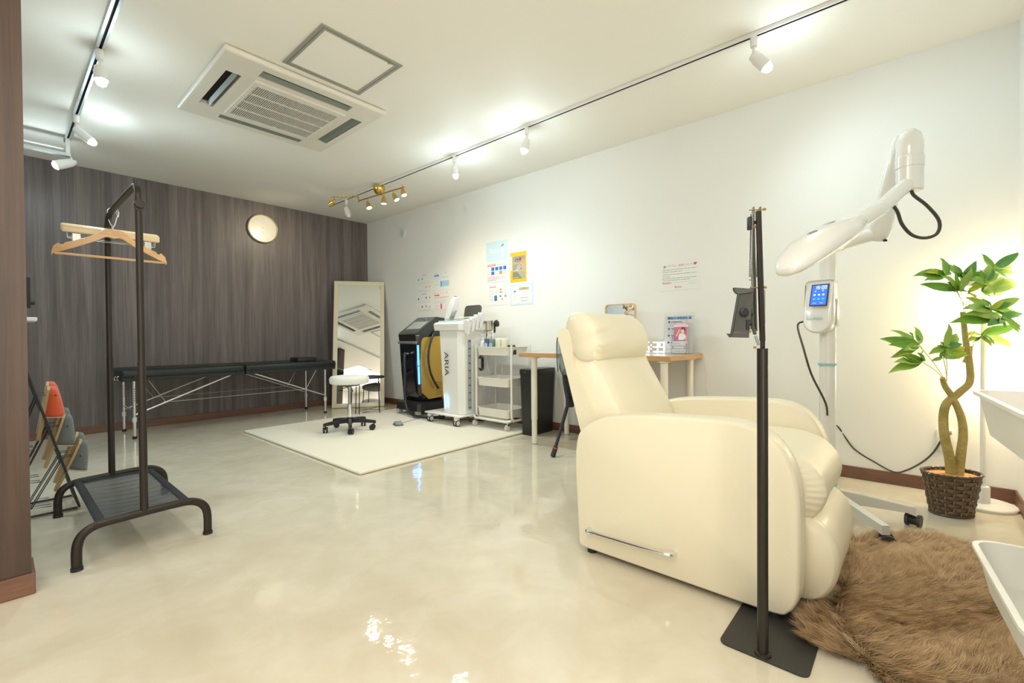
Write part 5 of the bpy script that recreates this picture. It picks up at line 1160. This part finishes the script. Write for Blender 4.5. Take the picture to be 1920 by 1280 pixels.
WH = [((1729, 677), (1771, 716), .01, [(1673, 692, 1), (1677, 673, 1), (1699, 663, 0), (1710, 657, 1), (1745, 664, 3)]),
      ((1734, 647), (1771, 716), .04, [(1677, 633, 0), (1684, 644, 0), (1702, 615, 1), (1743, 609, 1), (1752, 640, 0), (1718, 660, 1)]),
      ((1756, 651), (1772, 714), -.03, [(1761, 609, 1), (1738, 643, 3), (1784, 643, 3), (1800, 626, 1), (1770, 632, 3), (1728, 660, 1), (1748, 672, 0), (1762, 668, 0)]),
      ((1766, 670), (1773, 714), .0, [(1800, 648, 2), (1782, 641, 1), (1796, 662, 2), (1778, 672, 2), (1752, 676, 1)]),
      ((1780, 517), (1804, 572), .03, [(1712, 513, 0), (1760, 487, 0), (1783, 484, 3), (1746, 521, 1), (1800, 505, 0)]),
      ((1784, 547), (1804, 592), -.02, [(1735, 530, 0), (1746, 521, 1), (1792, 510, 1), (1798, 541, 0), (1768, 540, 3), (1780, 512, 0)]),
      ((1818, 521), (1806, 575), .05, [(1793, 494, 0), (1805, 491, 1), (1837, 498, 1), (1786, 506, 0), (1842, 490, 3), (1856, 512, 0), (1812, 548, 1)]),
      ((1822, 533), (1806, 575), -.05, [(1840, 497, 1), (1858, 508, 0), (1800, 545, 2), (1790, 528, 0), (1832, 556, 1), (1812, 512, 0)]),
      ((1837, 548), (1808, 585), .0, [(1849, 521, 1), (1875, 521, 1), (1895, 525, 1), (1898, 533, 1), (1828, 519, 3), (1850, 560, 1)]),
      ((1865, 506), (1812, 575), .02, [(1854, 475, 0), (1906, 478, 1), (1925, 488, 1), (1919, 513, 1), (1848, 520, 0), (1890, 518, 1)]),
      ((1833, 582), (1812, 640), -.05, [(1773, 577, 0), (1806, 556, 1), (1862, 562, 1), (1915, 584, 0), (1803, 590, 0), (1848, 570, 3), (1832, 560, 3)]),
      ((1839, 597), (1820, 650), -.08, [(1804, 608, 3), (1763, 600, 0), (1913, 616, 0), (1884, 624, 0), (1874, 588, 3), (1852, 618, 0), (1822, 606, 3)]),
      ((1843, 628), (1821, 650), .02, [(1863, 646, 1), (1917, 650, 1), (1906, 629, 1), (1847, 646, 2), (1812, 626, 2), (1826, 640, 2), (1886, 612, 0)]),
      ((1812, 549), (1806, 590), .0, [(1800, 538, 2), (1820, 536, 2), (1808, 560, 2), (1826, 550, 1)])]
for (cx_, cy_), (sx_, sy_), dep, tips in WH:
    c_ = pq(cx_, cy_, dep)
    MB().tube(bez([pq(sx_, sy_), pq(sx_+(cx_-sx_)*.35, sy_+(cy_-sy_)*.5, dep*.6), c_], 4), .0016, 5).build('leaf_stalk', veinm, pl)
    extra = []
    for q_ in range(4):
        b_ = tips[(q_*2+1) % len(tips)]; f_ = rnd.uniform(.55, .85); a_ = rnd.uniform(-.7, .7); ddx_, ddy_ = (b_[0]-cx_)*f_, (b_[1]-cy_)*f_
        extra.append((cx_+ddx_*math.cos(a_)-ddy_*math.sin(a_), cy_+ddx_*math.sin(a_)+ddy_*math.cos(a_), rnd.choice((0, 1, 1, 3, 2))))
    for tx_, ty_, mi_ in list(tips)+extra:
        tip = pq(tx_, ty_, dep+rnd.uniform(-.06, .045)); d_ = tip-c_; L_ = d_.length; x_ = d_.normalized()
        up_ = V((0, 0, 1))*rnd.uniform(.25, .7)-HDp*rnd.uniform(.6, 1.1)+HX*rnd.uniform(-.3, .3); y_ = up_.cross(x_).normalized(); z_ = x_.cross(y_)
        o = bpy.data.objects.new('leaf', LM[mi_]); COL.objects.link(o); o.parent = pl
        fm_ = frame(c_, x_, y_, z_); w_ = .9 if L_ > .11 else 1.15
        o.matrix_local = Minv @ fm_ @ Matrix.Diagonal((L_*1.04, L_*w_, L_, 1))
# woven basket: flat strips passing over and under upright stakes
wk = [M('wicker_dark', (.085, .055, .032), .5, coat=.3, var=.25, vs=60), M('wicker_brown', (.14, .092, .055), .48, coat=.3, var=.25, vs=60)]
def brad(z, a):  # oval basket, wider at the top
    f = z/.20; ra, rb = .083+.035*f, .064+.026*f
    p = V((ra*math.cos(a), rb*math.sin(a), 0)); return V((p.x*HX.x+p.y*HDp.x, p.x*HX.y+p.y*HDp.y, 0))
def bpos(z, a, off=0):
    p = brad(z, a); n__ = p.normalized(); q = V((3.022, -.137, 0))+p+n__*off+V((0, 0, z)); return q
NS = 18
for row in range(10):
    z0 = .012+row*.0182; g = MB(); pr = []; n_ = NS*6
    for k in range(n_):
        a = 2*PI*k/n_; bul = math.cos(PI*(k/6+row)); off = .0045*bul; hh = .0085+.0016*max(0, bul)
        zc_ = z0+.0085
        pr.append([bpos(zc_-hh, a, off-.001), bpos(zc_-hh*.5, a, off+.0015), bpos(zc_+hh*.5, a, off+.0015), bpos(zc_+hh, a, off-.001), bpos(zc_+hh*.5, a, off-.003), bpos(zc_-hh*.5, a, off-.003)])
    rs = [g.ring(r) for r in pr]
    for i in range(len(rs)): g.mat((i//6+row) % 2).bridge(rs[i-1], rs[i])
    g.build('woven_band', wk, pl, ang=60)
for k in range(NS):
    a = 2*PI*(k)/NS
    MB().tube([bpos(z, a, 0) for z in (.004, .05, .10, .15, .196)], .0030, 6, asp=(1, 1)).build('stake', M('wicker_tan', (.26, .17, .09), .55), pl)
g = MB(); pts = [bpos(.198+.002*math.sin(k*2.6), 2*PI*k/72, .002*math.cos(k*2.6)) for k in range(72)]; g.tube(pts, .0062, 8, closed=True).build('rim', wk[0], pl)
g = MB(); pts = [bpos(.006, 2*PI*k/60, .001) for k in range(60)]; g.tube(pts, .006, 8, closed=True).build('bottom_rim', wk[0], pl)
g = MB()
for k in range(24): pass
g.loft([[bpos(.186, 2*PI*k/40, -.007) for k in range(40)], [bpos(.186, 2*PI*k/40, -.03)+V((0, 0, .004)) for k in range(40)], [bpos(.186, 2*PI*k/40, -.09)+V((0, 0, .006)) for k in range(40)]]).build('coconut_fibre', M('fibre_orange', (.66, .34, .12), .9, bump=1, bs=180, var=.2, vs=60), pl)

# ------------------------------------------------------------ foreground trolley
tr = thing('trolley', 'white two-tray trolley cut off by the right edge of the picture', 'trolley', (1.11, -.245, 0))
trw = M('trolley_white', (.78, .77, .71), .38, coat=.1, var=.01); rz = math.radians(4.5)
for zt in (.752, .452, .16): tray(tr, 1.115, -.236, .385, .262, zt, .082, rz, trw, .035, .016)
Ft = Matrix.Translation(V((1.115, -.236, 0))) @ Matrix.Rotation(rz, 4, 'Z')
for x in (-.205,):
    for y in (-.09, .09): MB(Ft).cyl((x, y, .06), (x, y, .80), .010, n=12).build('post', trw, tr)
MB(Ft).tube(bez([(-.205, -.09, .79), (-.205, -.085, .82), (-.205, 0, .83), (-.205, .085, .82), (-.205, .09, .79)], 4), .010, 10).build('handle', trw, tr)
for y in (-.09, .09): MB(Ft).tube(bez([(-.205, y, .08), (-.18, y, .062), (0, y, .06), (.17, y, .06)], 4), .010, 10).build('floor_rail', trw, tr)
for x in (-.17, .16):
    for y in (-.09, .09): MB(Ft).cyl((x, y-.011, .0245), (x, y+.011, .0245), .0245, n=18).cyl((x, y, .03), (x, y, .06), .006, n=8).build('caster', trw, tr)
rdm = M('red_cloth', (.42, .03, .05), .55, var=.1)
tag(MB(Ft).bx(-.12, -.075, .674, .110, -.02, .712, .012, 3).build('red_pouch', rdm), 'dark red pouch lying in the top tray of the foreground trolley', 'pouch')
tag(MB(Ft).bx(-.10, -.005, .674, .02, .06, .704, .01, 3).build('pink_pouch', M('pink_cloth', (.55, .18, .22), .6)), 'pink folded pouch in the top tray of the foreground trolley', 'pouch')

# ------------------------------------------------------------ sheepskin rug: real hair strands
def fur():
    rg = np.random.default_rng(3)
    def inside(x, y):
        a = (np.abs((x-1.975)/.535)**2.7+np.abs((y+.085)/.288)**2.7) < 1+.10*np.sin(x*23)+.06*np.sin(y*31+x*9)
        b = ((x-1.585)**2+(y-.150)**2) < .098**2
        return (a | b) & (y < .235)
    NC = 5200
    cx = rg.uniform(1.38, 2.62, NC*3); cy = rg.uniform(-.385, .25, NC*3); ok = inside(cx, cy); cx, cy = cx[ok][:NC], cy[ok][:NC]; NC = len(cx)
    def wave(x, y, s_): return np.sin(x*9.1*s_+1.3*np.sin(y*7*s_))+np.sin(y*12*s_+2.1*np.sin(x*6*s_+1))+.6*np.sin(x*21*s_+y*17*s_)
    ang = -1.15+.55*wave(cx, cy, 1.0)+.30*wave(cx+3, cy+1, 2.3)+rg.normal(0, .18, NC)
    # hair combs outwards near the rim
    ex, ey = (cx-1.975)/.535, (cy+.085)/.288; e = np.clip((np.abs(ex)**2.7+np.abs(ey)**2.7)-.45, 0, 1)*1.3
    dx = np.cos(ang)*(1-e*.6)+e*ex; dy = np.sin(ang)*(1-e*.6)+e*ey*.9; nn_ = np.hypot(dx, dy); dx /= nn_; dy /= nn_
    CL = rg.uniform(.050, .078, NC); EL = rg.uniform(.45, .95, NC)+.18*wave(cx+1, cy+5, 1.6)*.5
    tint = rg.uniform(0, 1, NC)*.6+.4*(.5+.2*wave(cx+2, cy, 1.2))
    per = 32; n = NC*per; ci = np.repeat(np.arange(NC), per)
    rad = .011
    x = cx[ci]+rg.normal(0, rad, n); y = cy[ci]+rg.normal(0, rad, n)
    L = CL[ci]*rg.uniform(.8, 1.1, n); el = np.clip(EL[ci]+rg.normal(0, .12, n), .12, 1.25)
    ddx = dx[ci]+rg.normal(0, .16, n); ddy = dy[ci]+rg.normal(0, .16, n)
    y = np.clip(y, -.387, .238)
    base_h = .012
    root = np.stack([x, y, np.full(n, .004)], 1)
    segs = 5; P_ = []
    tipc = np.stack([cx+dx*CL*np.cos(EL), cy+dy*CL*np.cos(EL), base_h+CL*np.sin(EL)*.8], 1)[ci]
    for k in range(segs):
        t = k/(segs-1)
        up = np.sin(el)*L*(t-.30*t*t*1.2)*1.15; out = np.cos(el)*L*(.35*t+.65*t*t)
        p = root+np.stack([ddx*out, ddy*out, up], 1)
        p = p*(1-.68*t**1.4)+(tipc-(tipc-root)*(1-t))*(.68*t**1.4)
        p[:, 0] += .0045*np.sin(t*6+ci*1.7)*t; p[:, 1] += .0045*np.cos(t*5+ci*2.3)*t
        p[:, 2] = np.maximum(p[:, 2], .003); p[:, 1] = np.maximum(p[:, 1], -.389)
        und = (p[:, 0] > 1.70) & (p[:, 0] < 2.145) & (p[:, 1] > .165); p[und, 2] = np.minimum(p[und, 2], .004+.024*t)   # pressed flat under the footrest
        P_.append(p)
    P_ = np.stack(P_, 1)                                  # n, segs, 3
    th = rg.uniform(0, PI, n); sd = np.stack([np.cos(th), np.sin(th), np.zeros(n)], 1)[:, None, :]
    wv = np.array([.00045, .0005, .00042, .0003, .00008])[None, :, None]
    A_ = P_-sd*wv; B_ = P_+sd*wv
    co_ = np.stack([A_, B_], 2).reshape(-1, 3)            # n*segs*2
    idx = np.arange(n)[:, None]*segs*2+np.arange(segs-1)[None, :]*2
    f = np.stack([idx, idx+1, idx+3, idx+2], 2).reshape(-1, 4)
    me = bpy.data.meshes.new('fur_pile'); me.vertices.add(len(co_)); me.vertices.foreach_set('co', co_.astype(np.float32).ravel())
    me.loops.add(f.size); me.loops.foreach_set('vertex_index', f.astype(np.int32).ravel())
    me.polygons.add(len(f)); me.polygons.foreach_set('loop_start', np.arange(0, f.size, 4, dtype=np.int32)); me.polygons.foreach_set('loop_total', np.full(len(f), 4, dtype=np.int32))
    me.update()
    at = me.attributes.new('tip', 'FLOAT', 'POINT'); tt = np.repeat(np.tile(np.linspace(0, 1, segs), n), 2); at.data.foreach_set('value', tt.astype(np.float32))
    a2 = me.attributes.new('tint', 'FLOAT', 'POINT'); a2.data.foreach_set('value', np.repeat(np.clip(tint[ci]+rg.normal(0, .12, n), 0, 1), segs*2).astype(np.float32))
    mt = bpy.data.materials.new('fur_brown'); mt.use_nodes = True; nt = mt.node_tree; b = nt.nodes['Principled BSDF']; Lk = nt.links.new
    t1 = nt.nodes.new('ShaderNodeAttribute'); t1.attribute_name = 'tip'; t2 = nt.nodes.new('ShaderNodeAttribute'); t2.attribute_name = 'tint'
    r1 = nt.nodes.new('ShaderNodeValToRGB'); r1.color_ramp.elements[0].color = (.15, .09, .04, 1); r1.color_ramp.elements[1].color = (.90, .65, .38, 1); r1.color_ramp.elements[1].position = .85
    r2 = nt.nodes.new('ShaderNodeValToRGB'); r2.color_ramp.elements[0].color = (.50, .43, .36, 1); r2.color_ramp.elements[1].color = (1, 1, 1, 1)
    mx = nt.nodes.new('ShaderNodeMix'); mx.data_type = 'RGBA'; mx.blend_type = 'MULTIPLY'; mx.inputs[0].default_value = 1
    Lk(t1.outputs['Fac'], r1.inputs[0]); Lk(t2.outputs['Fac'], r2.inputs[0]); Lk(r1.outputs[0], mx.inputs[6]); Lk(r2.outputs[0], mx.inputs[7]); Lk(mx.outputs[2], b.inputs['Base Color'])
    b.inputs['Roughness'].default_value = .5; b.inputs['Specular IOR Level'].default_value = .35
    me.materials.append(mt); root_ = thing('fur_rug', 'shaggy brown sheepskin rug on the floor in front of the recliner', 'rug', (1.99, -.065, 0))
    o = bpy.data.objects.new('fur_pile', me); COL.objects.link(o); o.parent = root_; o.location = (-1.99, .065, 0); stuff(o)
    pts = []
    for k in range(80):
        a = 2*PI*k/80; r = 1.0
        while not inside(np.array([1.99+.6*r*math.cos(a)]), np.array([-.065+.33*r*math.sin(a)]))[0]: r -= .01
        pts.append((1.99+.6*r*math.cos(a), -.065+.33*r*math.sin(a), .001))
    MB().prism(pts, (0, 0, .006)).build('skin', M('skin_brown', (.17, .11, .06), .9), root_)
fur()
